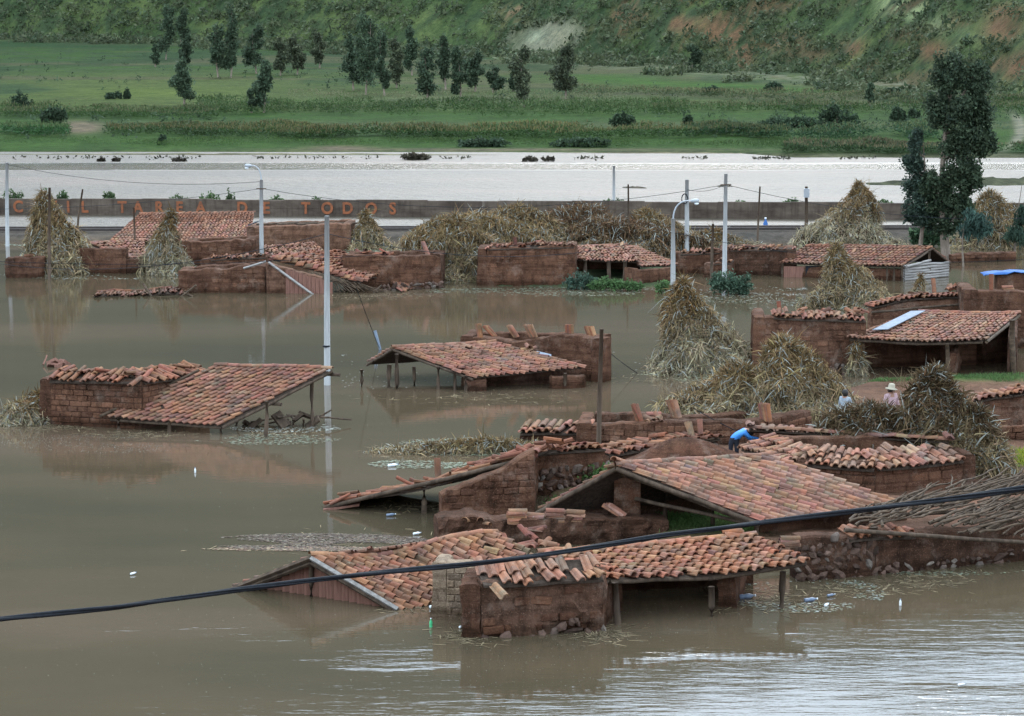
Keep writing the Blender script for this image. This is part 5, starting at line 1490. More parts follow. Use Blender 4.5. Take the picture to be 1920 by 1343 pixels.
# ================================================================== the eucalyptus group
base = G(1775, 490); s = FPX / base.y
def ell(lst): return [((x - 1775) / s, (490 - y) / s, rx * .98 / s, ry * .92 / s) for x, y, rx, ry in lst]
tree('eucalyptus', 'tall dark eucalyptus with ragged crown rising above the river, right', base, 9.4,
     ell([(1768, 140, 34, 42), (1812, 150, 34, 38), (1790, 205, 56, 40), (1828, 215, 34, 42), (1760, 190, 30, 40), (1800, 262, 44, 44), (1838, 265, 24, 30), (1790, 330, 38, 40), (1822, 340, 20, 34),
          (1765, 380, 34, 34), (1745, 345, 24, 30), (1800, 390, 22, 34), (1770, 420, 36, 22)]), 30000, .105, (.018, .032, .018), (.066, .088, .046), .26, limbs=True, lean=.01)
base2 = G(1722, 488); s = FPX / base2.y
tree('eucalyptus', 'shorter bluish eucalyptus on the left of the tall one', base2, 6.3, [((x - 1722) / s, (488 - y) / s, rx * .72 / s, ry * .85 / s) for x, y, rx, ry in
     [(1710, 268, 20, 26), (1712, 310, 34, 26), (1720, 350, 38, 34), (1712, 395, 34, 30), (1735, 415, 30, 24)]], 11000, .095, (.020, .036, .026), (.060, .084, .056), .13)
base3 = G(1806, 500); s = FPX / base3.y
tree('young_tree', 'thin young bluish tree leaning beside the big eucalyptus trunk', base3, 3.0, [((x - 1806) / s, (500 - y) / s, rx / s, ry / s) for x, y, rx, ry in [(1822, 412, 26, 20), (1838, 425, 20, 16), (1812, 430, 16, 16)]], 1600, .12, (.03, .06, .045), (.06, .10, .075), .06, droop=True, lean=.05)
base3 = G(1908, 482); s = FPX / base3.y
tree('young_tree', 'dark young tree cut by the right edge near the maize', base3, 4.0, [((x - 1908) / s, (482 - y) / s, rx / s, ry / s) for x, y, rx, ry in [(1905, 440, 24, 22), (1918, 400, 18, 30)]], 1500, .12, (.025, .045, .03), (.05, .08, .05), .06, droop=True)

# ================================================================== shrubs and weeds in the water
def bush(label, cx, base, wpx, top, n=900, leaf=.10, c0=(.05, .095, .03), c1=(.10, .16, .055), name='shrub', group=None, far=False, k=5):
    b = T(cx, base) if far else G(cx, base)
    sc = FPX / b.y; h = (base - top) / sc; w = wpx / 2 / sc
    if far: b = b + V3((0, 0, -.1))
    E = []
    for i in range(k):
        x = (i / max(1, k - 1) - .5) * 1.3 * w; hh = h * (1 - .45 * (x / w) ** 2) * rng.uniform(.8, 1.05)
        E.append((x, hh * .52, w * .42, hh * .5))
    return tree(name, label, b, h * .8, E, n, leaf, c0, c1, .04 * max(1, h / 2), group, cat='shrub')
bush('round grey green bush at the foot of the tall pole', 1368, 552, 84, 506, 3500, .07, (.04, .075, .045), (.09, .13, .085))
bush('bluish weed clump at the left of the verandah bank', 1088, 543, 62, 508, 1500, .07, (.045, .08, .055), (.085, .125, .085))
bush('bright green weeds before the verandah posts', 1135, 545, 66, 518, 1500, .06, (.055, .105, .035), (.10, .17, .06))
bush('bright green weeds under the verandah right corner', 1180, 546, 56, 524, 1200, .06, (.055, .105, .035), (.10, .17, .06))
bush('small green weed tuft beside the concrete lamp post', 1243, 550, 32, 523, 700, .06, (.055, .105, .035), (.10, .17, .06))
bush('leafy green clump with yellow flowers behind the big gable roof', 1110, 918, 95, 862, 3200, .06, (.05, .10, .03), (.115, .175, .05))
bush('dark green shrubs under the eucalyptus by the flood wall', 1735, 462, 60, 415, 1500, .12, (.03, .06, .03), (.06, .10, .045))
WG = 'shrubs along the river side of the flood wall'
for k, (cx, w_, tp, lab) in enumerate(((25, 48, 347, 'shrub behind the flood wall at the far left edge'), (85, 34, 352, 'shrub behind the flood wall above the letter I'), (118, 26, 352, 'shrub behind the flood wall right of the first dark pole'),
        (205, 30, 353, 'small shrub behind the flood wall before the word TAREA'), (335, 44, 358, 'low shrub behind the flood wall above the word TAREA'), (393, 46, 354, 'bright green shrub behind the flood wall left of the lamp post'),
        (432, 24, 355, 'small tuft behind the flood wall next to the bright green shrub'), (520, 34, 362, 'shrub behind the flood wall right of the lamp post'), (590, 36, 364, 'shrub behind the flood wall above the last word'),
        (1150, 62, 366, 'low shrub behind the flood wall at the short white pole'), (1386, 60, 370, 'low shrub behind the flood wall right of the tall pole'), (1484, 40, 366, 'round shrub behind the flood wall, dark green'), (1660, 44, 368, 'shrub behind the flood wall left of the eucalyptus'),
        (1590, 24, 372, 'small shrub behind the flood wall near the tufted stack'))):
    bush(lab, cx, 384 + cx * .006, w_ * .8, tp + 4, 300, .11, (.045, .075, .03), (.085, .12, .05) if cx != 393 else (.10, .17, .05), group=WG, k=4)
bush('brown drowned thicket in the river at middle left', 780, 300, 54, 287, 500, .2, (.045, .038, .025), (.08, .065, .04), group=WG)
for k, (cx, lab) in enumerate(((190, 'drowned twig tuft in the river, leftmost'), (218, 'drowned twig tuft in the river, second from left'), (335, 'wide drowned twig tuft in the river, third from left'), (993, 'drowned stump shrub in the river near the middle'), (1028, 'taller drowned shrub in the river near the middle'))):
    bush(lab, cx, 303, 14 if k < 2 else 26, 295 - 3 * (k > 2), 160, .16, (.045, .038, .028), (.08, .065, .045), group='drowned shrubs in the river', k=3)

# ================================================================== trees across the river
FT = [(313, 112, 28, 17, 'tall narrow tree at the left end of the far grove'), (342, 88, 20, 22, 'slender tree high behind the left end of the far grove'), (293, 126, 16, 88, 'small round tree left of the far grove'),
      (346, 198, 36, 118, 'dark lone tree standing forward of the far grove, left'), (347, 128, 26, 72, 'mid green tree just behind the dark lone one'), (408, 146, 40, 54, 'broad dark tree, second clump of the far grove'),
      (434, 146, 24, 22, 'tallest narrow tree of the second clump'), (478, 138, 40, 56, 'round headed tree right of the second clump'), (525, 142, 34, 78, 'brownish green tree, left of a pair in the far grove'),
      (556, 140, 34, 74, 'brownish green tree, right of a pair in the far grove'), (598, 128, 22, 68, 'thin pale tree between the two big groves'), (494, 212, 34, 120, 'dark lone tree standing forward, right one of the two'),
      (471, 212, 15, 174, 'very small tree beside the right lone tree'), (660, 170, 46, 70, 'broad tree at the left side of the biggest grove'), (690, 178, 46, 36, 'tallest broad tree of the biggest grove'), (718, 180, 24, 74, 'slim dark tree right in the biggest grove'), (740, 165, 30, 78, 'brownish tree behind the right side of the biggest grove'),
      (770, 142, 26, 58, 'narrow tree behind, right of the biggest grove'), (798, 192, 42, 98, 'tree with bare lower trunk right of the biggest grove'), (832, 168, 24, 74, 'narrow tree in the middle of the far field row'),
      (860, 190, 28, 98, 'dark upright tree in the far field row'), (892, 172, 36, 104, 'soft green tree right of the dark upright one'), (926, 174, 30, 130, 'low round tree in the far field row'),
      (962, 172, 26, 134, 'low tree left of the forked dark tree'), (978, 202, 36, 96, 'forked dark tree near the pale landslip'), (1057, 186, 46, 88, 'dense isolated tree right of the pale landslip'), (1632, 200, 18, 160, 'small isolated tree in the right hand fields'),
      (1300, 132, 26, 88, 'dark tree at the foot of the red hillside')]
for k, (cx, bs, w_, tp, lab) in enumerate(FT):
    b = T(cx, bs); sc = FPX / b.y; h = (bs - tp) / sc * 1.03; w = w_ / 2 / sc * .98
    tone = rng.uniform(.8, 1.2); brown = 1.25 if 'brown' in lab or 'pale' in lab else 1.0
    E = []
    nz = 4 + (h > 9)
    for i in range(nz):
        t = .28 + .62 * i / (nz - 1); prof = w * (1.15 - .8 * abs(t - .5) * 1.4)
        E.append((rng.uniform(-.45, .45) * w, t * h, prof * rng.uniform(.65, 1.1), h * .15))
    tree('far_tree', lab, b, h, E, int(1200 + 55 * w_), .13 + .0003 * b.y, tuple(np.array([.032 * brown, .052, .030]) * tone), tuple(np.array([.080 * brown, .108, .058]) * tone), .16, 'trees across the river')
FB = [(1570, 242, 78, 190, 'big round dark bush in the right hand fields'), (1684, 228, 34, 194, 'dark bush right of the big round one'), (1168, 242, 46, 206, 'dark bush by the boulder in the maize'), (1290, 234, 18, 215, 'small bush right of the boulder'),
      (37, 212, 50, 170, 'dark bush at the left edge of the fields'), (100, 233, 52, 194, 'dark bush second from the left edge'), (213, 186, 32, 170, 'flat dark bush in the left meadow'), (238, 186, 14, 166, 'tiny tree beside the flat bush'),
      (304, 272, 16, 250, 'small dark shrub on the left bank'), (1713, 222, 22, 200, 'shrub left of the eucalyptus crown'), (1480, 240, 120, 214, 'long low dark thicket left of the big round bush'), (1330, 178, 40, 160, 'bush row on the field edge below the red hill'), (1450, 170, 36, 150, 'bush on the field edge, middle'), (1670, 185, 40, 160, 'bush on the field edge near the eucalyptus'), (905, 276, 90, 256, 'dark thicket on the bank in the middle'), (1090, 276, 110, 254, 'dark thicket on the bank right of the middle')]
for k, (cx, bs, w_, tp, lab) in enumerate(FB):
    bush(lab, cx, bs, w_, tp, int(350 + 16 * w_), .20, (.024, .040, .022), (.055, .082, .042), 'far_bush', 'bushes across the river', True, k=5)

# maize fields: each a mass of standing stalks
def field(lab, quad, n, h, top, bot, name='maize_field', w=.10):
    """quad in photo pixels TL,TR,BR,BL on the far land"""
    n = int(n * .62); w = w * 1.2
    c = [T(*q) for q in quad]
    u, v = rng.random(n), rng.random(n)
    X = (c[0].x * (1 - u) + c[1].x * u) * (1 - v) + (c[3].x * (1 - u) + c[2].x * u) * v
    Y = (c[0].y * (1 - u) + c[1].y * u) * (1 - v) + (c[3].y * (1 - u) + c[2].y * u) * v
    edge = np.minimum(np.minimum(u, 1 - u) * 12, np.minimum(v, 1 - v) * 3.0)
    keep = fbm(X * .13, Y * .10, 3) + .25 * np.clip(edge, 0, 1) + rng.normal(0, .03, n) > .52
    X, Y = X[keep], Y[keep]; m = len(X)
    Z = hgt(X, Y); h = h * .8 * (.45 + .9 * fbm(X * .2 + 3, Y * .2, 3))
    tone_ = (.6 + .8 * fbm(X * .08 + 7, Y * .15, 3))[:, None]
    P_, D_, L_, C_ = [], [], [], []
    for j in range(5):
        t = rng.uniform(.15, .9, m) if j < 4 else np.full(m, .82)
        P_.append(np.stack([X + rng.normal(0, .08, m), Y + rng.normal(0, .08, m), Z + t * h * .8], 1))
        d = np.stack([rng.normal(0, .8, m), rng.normal(0, .8, m), rng.uniform(.3, 1.2, m)], 1)
        if j == 4: d = np.stack([rng.normal(0, .2, m), rng.normal(0, .2, m), np.ones(m)], 1)
        D_.append(d); L_.append(h * rng.uniform(.25, .5, m))
        cc = np.array(bot) * np.array([.74, .82, .66]) if j < 4 else np.array(top) * np.array([.82, .85, .75])
        C_.append(cc * tone_ * rng.uniform(.6, 1.4, (m, 1)))
    me = blades(name, np.concatenate(P_), np.concatenate(D_), np.concatenate(L_), np.tile(w * h * .5, 5), np.concatenate(C_), M['leaf'], (0, 0, 0), .35)
    ob = link(name, me); tag(ob, lab, kind='stuff'); return ob
GR, TN = (.046, .076, .026), (.125, .108, .050)
field('maize along the near bank, middle', [(520, 248), (1480, 246), (1480, 262), (520, 264)], 7500, 1.9, TN, GR)
field('maize along the near bank, left', [(200, 244), (620, 246), (620, 262), (200, 262)], 3600, 1.7, TN, GR)
field('tasselled maize at the right water edge', [(1460, 280), (1990, 282), (1990, 296), (1470, 295)], 4600, 1.6, (.145, .122, .072), (.052, .082, .036))
field('dark maize block at right', [(1285, 245), (1760, 247), (1760, 264), (1275, 262)], 3600, 2.0, (.08, .095, .045), (.034, .068, .034))
field('maize block at far left', [(0, 208), (380, 212), (420, 226), (0, 222)], 3000, 1.9, (.095, .098, .05), GR)
field('maize block in the middle field', [(370, 196), (1330, 200), (1330, 226), (370, 218)], 7500, 1.9, (.08, .105, .046), GR)
field('maize at right below the hill road', [(1220, 200), (1990, 196), (1990, 214), (1220, 214)], 4200, 1.8, (.11, .106, .058), GR)
field('tan tasselled maize at right', [(1060, 168), (1990, 186), (1990, 196), (1060, 182)], 4200, 1.6, (.14, .118, .068), (.07, .086, .042))
field('maize at left bank', [(0, 240), (130, 242), (130, 258), (0, 256)], 1200, 1.7, (.08, .105, .045), (.042, .088, .034))
# pale tussock grass under the groves
field('pale tussock grass below the far groves', [(540, 172), (1180, 178), (1180, 194), (540, 188)], 3000, .9, (.21, .19, .125), (.15, .14, .085), 'tussock_grass')
field('rank bank grass at the water edge', [(0, 262), (1480, 266), (1480, 278), (0, 274)], 9000, .7, (.070, .10, .032), (.046, .08, .024), 'bank_grass')

# hillside scrub: thousands of low shrubs
n = 18000
px = rng.uniform(-120, 2040, n); Yr = rng.uniform(0, 1, n)
a = (px - IW / 2) / FPX
yf = np.interp(a, [-0.6, -0.2286, -0.10, 0.0095, 0.12, 0.2286, 0.45], [980, 760, 640, 545, 430, 330, 250])
Y = yf - 75 + 150 * Yr; X = a * Y; Z = hgt(X, Y)
den = fbm(X * .10, Y * .06, 3); keep = den > .27 + .10 * rng.random(n) + .34 * sstep(10, -75, Y - yf)
X, Y, Z, px = X[keep], Y[keep], Z[keep], px[keep]
# leave the landslip bare
_, pyy = apx(X, Y, Z); bare = gauss(px, pyy + .25 * (px - 1000), 1010, 80, 62, 24) > .35
for cx, cy, rx_, ry_ in ((1350, 62, 60, 22), (1385, 105, 26, 40), (1270, 45, 40, 16), (1590, 88, 26, 12), (1740, 95, 30, 18), (1870, 55, 36, 28), (1895, 125, 40, 22), (1140, 60, 40, 14), (965, 22, 26, 26)):
    bare |= (gauss(px, pyy, cx, cy, rx_ * .9, ry_ * .9) > .45) & (rng.random(len(px)) < .8)
X, Y, Z = X[~bare], Y[~bare], Z[~bare]; m = len(X)
q = 15; sz = rng.uniform(.3, 1.0, m) ** 2 * 2.2 * np.interp(Y, [300, 760], [.8, 1.4])
cen = np.repeat(np.stack([X, Y, Z + sz * .35], 1), q, 0)
off_ = rng.normal(0, .42, (m * q, 3)) * np.repeat(sz, q)[:, None] * np.array([1, 1, .7])
tone = np.repeat(rng.uniform(.6, 1.2, m), q)[:, None]; hue = np.repeat(rng.random(m), q)[:, None]
col = (np.array([.042, .064, .030]) * (1 - hue) + np.array([.100, .112, .056]) * hue) * tone * rng.uniform(.75, 1.25, (m * q, 1))
ob = link('hillside_scrub', quads('hillside_scrub', cen + off_, np.repeat(sz, q) * rng.uniform(.18, .38, m * q), col, M['leaf'], (0, 0, 0))); tag(ob, kind='stuff')
# scattered bushes in meadows
n = 1500
px = rng.uniform(-60, 1960, n); py = rng.uniform(95, 262, n)
pts_ = [T(x, y) for x, y in zip(px, py)]
pts_ = np.array([list(p) for p in pts_]); keep = fbm(pts_[:, 0] * .04 + 8, pts_[:, 1] * .03, 3) > .50; pts_ = pts_[keep]; m = len(pts_); q = 16
sz = rng.uniform(.2, 1.0, m) ** 1.6
cen = np.repeat(pts_ + np.array([0, 0, .25]), q, 0); col = np.array([.05, .075, .038]) * np.repeat(rng.uniform(.6, 1.3, m), q)[:, None] * rng.uniform(.8, 1.2, (m * q, 1))
ob = link('meadow_scrub', quads('meadow_scrub', cen + rng.normal(0, .42, (m * q, 3)) * np.repeat(sz, q)[:, None], np.repeat(sz, q) * .3, col, M['leaf'], (0, 0, 0))); tag(ob, kind='stuff')

# turf and weeds on the village land
def grass(lab, lst, n, h, c0, c1, name='turf', zmin=.02, bw=.12):
    P_ = []
    for cx, cy, rx, ry in lst:
        k = n // len(lst)
        for x, y in zip(cx + rx * rng.normal(0, .5, k), cy + ry * rng.normal(0, .5, k)):
            P_.append(list(G(x, y, .15)))
    P_ = np.array(P_); P_[:, 2] = hgt(P_[:, 0], P_[:, 1]); P_ = P_[P_[:, 2] > zmin]; m = len(P_)
    d = np.stack([rng.normal(0, .4, m), rng.normal(0, .4, m), np.ones(m)], 1)
    col = (np.array(c0) + (np.array(c1) - np.array(c0)) * rng.random((m, 1))) * rng.uniform(.7, 1.3, (m, 1))
    ob = link(name, blades(name, P_, d, h * rng.uniform(.5, 1.4, m), np.full(m, h * bw), col, M['leaf'], (0, 0, 0), .25)); tag(ob, lab, kind='stuff')
grass('turf under the big gable roof', [(1320, 965, 110, 30), (1250, 985, 60, 16), (1400, 990, 60, 14), (1040, 960, 30, 20)], 9000, .10, (.06, .11, .03), (.10, .16, .045))
grass('yellow flowered weeds at the right edge', [(1895, 868, 40, 10), (1930, 862, 40, 10)], 2200, .22, (.10, .16, .03), (.30, .29, .03), 'yellow_weeds')
grass('grass on the bank by the sagging shed', [(1850, 712, 110, 7), (1660, 716, 80, 4)], 3500, .14, (.06, .11, .035), (.10, .16, .05))
grass('bare upright stalks by the people', [(1690, 730, 30, 10), (1735, 725, 30, 10)], 50, .8, (.10, .065, .035), (.16, .11, .06), 'dry_stalks', -5, .03)
# ================================================================== earth mound behind the big gable roof
c = G(1290, 905); nn = 26; V_, F_ = [], []
for i in range(nn):
    for j in range(nn):
        x, y = (i / (nn - 1) - .5) * 5.6, (j / (nn - 1) - .5) * 3.4
        r2 = (x / 2.0) ** 2 + (y / 1.2) ** 2
        V_.append((x, y, 1.02 * math.exp(-r2 * 1.1) + .22 * (float(fbm(x * 1.4 + 3, y * 1.4, 3)) - .5) * math.exp(-r2 * .5) - .06))
for i in range(nn - 1):
    for j in range(nn - 1): q = i * nn + j; F_.append((q, q + nn, q + nn + 1, q + 1))
ob = link('earth_mound', np_mesh('earth_mound', V_, F_, M['soil'], smooth=True), None, c + V3((0.1, 1.0, .05))); tag(ob, 'bare red earth mound between the big gable roof and the yard', None, None, 'structure')

# ================================================================== poles and wires
def pole(name, label, px, base, top, r=.11, mat='conc', lean=0.0, group='concrete poles', tip=None):
    b = G(px, base); t = P(px + lean, top, base)
    o = thing(name, label, 'pole', b, group)
    mb = MB(); mb.tube([b + V3((0, 0, -1.5)), b.lerp(t, .5), t], r * 1.2, r * .8, 10); mb.build('shaft', M[mat], o, smooth=True)
    return o, t
def bracket(o, t, dz=-.4, w=.5):
    mb = MB(); mb.tube([t + V3((-w / 2, -.1, dz)), t + V3((w / 2, -.1, dz))], .03, .03, 5); mb.build('crossarm', M['wood'], o)
def lamp(o, t, tipx, tipy, base, side):
    q = P(tipx, tipy, base)
    ctl = V3((t.x, t.y, q.z + .12)); mb = MB(); mb.tube([t + V3((0, 0, -.35))] + [(t + V3((0, 0, -.1))) * (1 - u) ** 2 + ctl * 2 * u * (1 - u) + q * u * u for u in np.linspace(0, 1, 9)], .035, .028, 7); mb.build('lamp_arm', M['lamp'], o, smooth=True)
    mb = MB(); ax = V3((side, 0, .06)).normalized(); mb.lathe(q - ax * .12, [(.025, 0), (.07, .05), (.095, .16), (.09, .29), (.04, .36), (.01, .38)], 10, ax); hd = mb.build('lamp_head', M['lamp'], o, smooth=True)
    mb = MB(); mb.lathe(q + ax * .14 + V3((0, 0, -.10)), [(.10, 0), (.085, -.05), (.02, -.08)], 10); mb.build('lens', M['pet'], o, hd, smooth=True)
CP = 'concrete poles standing in the flood'
p1, t1 = pole('street_lamp', 'concrete street lamp pole far left centre, lamp arm to the left', 490, 500, 337, .105, group=CP); lamp(p1, t1, 468, 311, 500, -1); bracket(p1, t1, -.45)
p2, t2 = pole('concrete_pole', 'thick pale concrete pole standing in open water, left of centre', 613, 722, 405, .10, group=CP)
mb = MB(); mb.lathe(G(613, 722) + V3((0, 0, 1.30)), [(.125, 0), (.13, .03), (.125, .06)], 12); mb.build('band', M['black'], p2)
p3, t3 = pole('street_lamp', 'concrete street lamp pole right of centre, lamp arm to the right', 1262, 578, 410, .105, group=CP); lamp(p3, t3, 1300, 377, 578, 1)
p4, t4 = pole('concrete_pole', 'tall concrete pole above the round green bush', 1358, 540, 326, .10, lean=3, group=CP); bracket(p4, t4, -.5)
p5, t5 = pole('concrete_pole', 'concrete pole with a coil of cable behind the right street lamp', 1288, 478, 337, .12, group=CP)
mb = MB(); cc = t5 + V3((-.12, -.18, -1.0)); mb.tube([cc + V3((math.cos(a) * .16, 0, math.sin(a) * .26)) for a in np.linspace(0, 2 * math.pi, 14)], .03, .03, 5); mb.build('cable_coil', M['black'], p5)
p6, t6 = pole('concrete_pole', 'thin pale pole in front of the river, right of the middle', 1151, 400, 311, .10, group=CP)
p7, t7 = pole('concrete_pole', 'white pole at the far left edge', 13, 462, 305, .10, group=CP)
p8, t8 = pole('wooden_pole', 'grey squared pole left of the tufted maize stack', 1512, 455, 350, .10, 'wood', group='wooden poles'); 
mb = MB(); mb.box(t8 + V3((0, -.15, -.35)), (.3, 0, 0), (0, .2, 0), (0, 0, .5)); mb.build('meter_box', M['lamp'], p8)
for lab, px, bs, tp, ln, r in (('black wooden pole splitting the far left maize stack', 91, 524, 352, 2, .075), ('thin leaning dark pole right of the far left maize stack', 139, 458, 355, 16, .06), ('thin dark pole before the big pink roof', 254, 490, 390, -3, .055),
        ('thin dark pole beside the dark reddish maize stack', 1179, 480, 346, -1, .055), ('dark wooden pole left of the tall concrete pole', 1333, 532, 420, 4, .07), ('thin dark pole before the flood wall right of the tall pole', 1419, 464, 350, 6, .055),
        ('thin stake in the maize between lamp post and coil pole', 1316, 476, 434, 0, .045), ('crooked wooden pole in front of the central mud room', 1120, 900, 617, 8, .065)):
    pole('wooden_pole', lab, px, bs, tp, r, 'wood', ln, 'wooden poles')
def wire(label, p, q, sag=.4, r=.011, n=16):
    mb = MB(); pts_ = []
    for i in range(n + 1):
        t = i / n; pts_.append(V3(p).lerp(V3(q), t) + V3((0, 0, -sag * 4 * t * (1 - t))))
    mb.tube(pts_, r, r, 5); c = pts_[0]
    ob = mb.build('overhead_wire', M['black'], None, loc=c); tag(ob, label, 'wire', 'overhead wires')
wire('wire from the left edge pole to the left street lamp', t7 + V3((0, 0, -.1)), t1 + V3((0, 0, -.1)), .5)
wire('wire from the left street lamp to the tall concrete pole', t1 + V3((0, 0, -.45)), t4 + V3((0, 0, -.5)), 1.0)
wire('second lower wire leaving the left street lamp to the left', t1 + V3((0, 0, -.45)), DY(-60, 392, 118), .3)
wire('wire from the tall concrete pole towards the eucalyptus', t4 + V3((0, 0, -.5)), DY(1990, 405, 118), .7)
wire('wire from the lamp post to the right edge', t3 + V3((0, 0, -.6)), DY(1990, 480, 104), .7)
wire('wire from the far left across the thick pole', DY(-60, 485, 100), t2 + V3((0, 0, -.6)), .8)
wire('wire from the thick pole to the right street lamp', t2 + V3((0, 0, -.6)), t3 + V3((0, 0, -.6)), .9)
wire('wire low across the far left maize stacks', DY(-60, 488, 95), DY(730, 476, 95), .3)
wire('wire from the coil pole to the tall concrete pole', t5 + V3((0, 0, -.5)), t4 + V3((0, 0, -.5)), .2)
wire('guy wire slanting into the water from the thick pole', P(668, 540, 700), G(712, 655), .02, .012)
wire('guy wire from the crooked wooden pole into the water', P(1130, 650, 716), G(1195, 700), .04, .012)
wire('clothes line sagging over the yard to the pole', P(1300, 765, 840), P(1420, 825, 850), .05, .012)
mb = MB(); mb.tube([P(703, 620, 655), G(713, 656)], .06, .05, 6); ob = mb.build('guy_guard', M['zinc'], None, loc=G(712, 655)); tag(ob, 'grey guard tube on the guy wire by the central shed', 'tube')

# the heavy cable strung close to the viewer
ctrl = [(-90, 1170), (0, 1162), (220, 1138), (430, 1108), (650, 1081), (860, 1060), (1000, 1043), (1250, 1004), (1420, 982), (1600, 958), (1760, 938), (1920, 916), (2050, 896)]
o = thing('power_cable', 'heavy bundled black cable strung across the foreground', 'cable', DY(0, 1162, 25))
for k in range(3):
    mb = MB(); pts_ = []
    for i in range(120):
        t = i / 119; x = -90 + 2140 * t; y = np.interp(x, [c_[0] for c_ in ctrl], [c_[1] for c_ in ctrl])
        Y = 25 + 3 * t; p = DY(x, y, Y); w_ = i * .16 + k * 2.09
        spread = .016 + .012 * max(0, t - .72) / .28
        pts_.append(p + V3((0, math.cos(w_) * spread, math.sin(w_) * spread)))
    mb.tube(pts_, .022 if k < 2 else .012, .022 if k < 2 else .012, 7); mb.build('strand', M['black'], o, smooth=True)

# ================================================================== people
def person(label, at, height, pose, shirt, hat=None, hair=True, yaw=0.0):
    """joints of one continuous body; pose gives joint positions for a 1.7 m figure"""
    o = thing('person', label, 'person', V3(at), None, yaw)
    s = height / 1.7
    J = dict(pel=(0, 0, .92), bel=(0, 0, 1.08), che=(0, 0, 1.30), nec=(0, -.01, 1.46), hea=(0, -.02, 1.54), top=(0, -.02, 1.68),
             shl=(-.18, 0, 1.40), ell=(-.25, -.03, 1.14), wrl=(-.26, -.12, .92), hal=(-.26, -.15, .84), shr=(.18, 0, 1.40), elr=(.25, -.03, 1.14), wrr=(.26, -.12, .92), har=(.26, -.15, .84),
             hil=(-.09, 0, .88), knl=(-.10, -.02, .48), anl=(-.10, .02, .08), tol=(-.11, -.16, .03), hir=(.09, 0, .88), knr=(.10, -.02, .48), anr=(.10, .02, .08), tor=(.11, -.16, .03))
    J.update(pose)
    rad = dict(pel=.15, bel=.14, che=.16, nec=.055, hea=.085, top=.075, shl=.075, ell=.05, wrl=.035, hal=.04, shr=.075, elr=.05, wrr=.035, har=.04, hil=.095, knl=.065, anl=.045, tol=.04, hir=.095, knr=.065, anr=.045, tor=.04)
    E = [('pel', 'bel'), ('bel', 'che'), ('che', 'nec'), ('nec', 'hea'), ('hea', 'top'), ('che', 'shl'), ('shl', 'ell'), ('ell', 'wrl'), ('wrl', 'hal'), ('che', 'shr'), ('shr', 'elr'), ('elr', 'wrr'), ('wrr', 'har'),
         ('pel', 'hil'), ('hil', 'knl'), ('knl', 'anl'), ('anl', 'tol'), ('pel', 'hir'), ('hir', 'knr'), ('knr', 'anr'), ('anr', 'tor')]
    ks = list(J); ix = {k: i for i, k in enumerate(ks)}
    V_ = [tuple(x * s for x in J[k]) for k in ks]; Ed = [(ix[a], ix[b]) for a, b in E]
    # five fingers on each hand
    for hnd, wr in (('hal', 'wrl'), ('har', 'wrr')):
        d = (V3(J[hnd]) - V3(J[wr])).normalized(); sdv = d.cross(V3((0, 1, .3))).normalized()
        for f in range(5):
            b0 = V3(J[hnd]) + sdv * (f - 2) * .018; l = (.05, .075, .085, .078, .06)[f]
            i0 = len(V_); V_ += [tuple(b0 * s), tuple((b0 + d * l * .55 + V3((0, -.01, 0))) * s), tuple((b0 + d * l + V3((0, -.02, 0))) * s)]
            Ed += [(ix[hnd], i0), (i0, i0 + 1), (i0 + 1, i0 + 2)]; ks += ['f', 'f', 'f']
    me = bpy.data.meshes.new('body'); me.from_pydata(V_, Ed, [])
    body = link('body', me, o)
    md = body.modifiers.new('skin', 'SKIN'); md.use_smooth_shade = True
    for i, k in enumerate(ks):
        r_ = rad.get(k, .009) * s; me.skin_vertices[0].data[i].radius = (r_ * (1.15 if k in ('che', 'pel', 'bel') else 1), r_)
    me.skin_vertices[0].data[0].use_root = True
    sb = body.modifiers.new('sub', 'SUBSURF'); sb.levels = sb.render_levels = 2
    dg = bpy.context.evaluated_depsgraph_get(); m2 = bpy.data.meshes.new_from_object(body.evaluated_get(dg))
    body.modifiers.clear(); body.data = m2; m2.name = 'body'
    m2.materials.clear()
    for m_ in ('skin', shirt, 'trouser'): m2.materials.append(M[m_])
    names = [k for k in ks[:len(J)]]; JP = np.array(V_[:len(J)]); 
    zone = {**{k: 1 for k in ('bel', 'che', 'shl', 'shr', 'ell', 'elr', 'wrl', 'wrr')}, **{k: 2 for k in ('pel', 'hil', 'hir', 'knl', 'knr', 'anl', 'anr', 'tol', 'tor')}, **{k: 0 for k in ('nec', 'hea', 'top', 'hal', 'har')}}
    for p in m2.polygons:
        d = np.linalg.norm(JP - np.array(p.center), axis=1); p.material_index = zone[names[int(np.argmin(d))]]; p.use_smooth = True
    H = V3(J['hea']) * s; U = (V3(J['top']) - V3(J['hea'])).normalized(); Fw = V3((0, -1, 0)); Fw = (Fw - U * Fw.dot(U)).normalized()
    Sd = U.cross(Fw)
    mb = MB(); mb.lathe(H + Fw * .085 * s - U * .01, [(.014 * s, -.02 * s), (.02 * s, 0), (.008 * s, .045 * s)], 6, U); mb.add(*[[], []]); mb.build('nose', M['skin'], None, o, True)
    for sg in (-1, 1):
        mb = MB(); mb.lathe(H + Fw * .078 * s + Sd * .035 * s * sg + U * .04 * s, [(.003, -.008), (.013 * s, 0), (.003, .008)], 8, Fw); mb.build('eye', M['black'], None, o, True)
        mb = MB(); mb.lathe(H + Sd * .088 * s * sg + U * .02 * s, [(.02 * s, -.008), (.028 * s, 0), (.012 * s, .014)], 8, Sd * sg); mb.build('ear', M['skin'], None, o, True)
    mb = MB(); mb.box(H + Fw * .080 * s - U * .045 * s, Sd * .045 * s, Fw * .015, U * .012 * s); mb.build('mouth', M['redplank'], None, o)
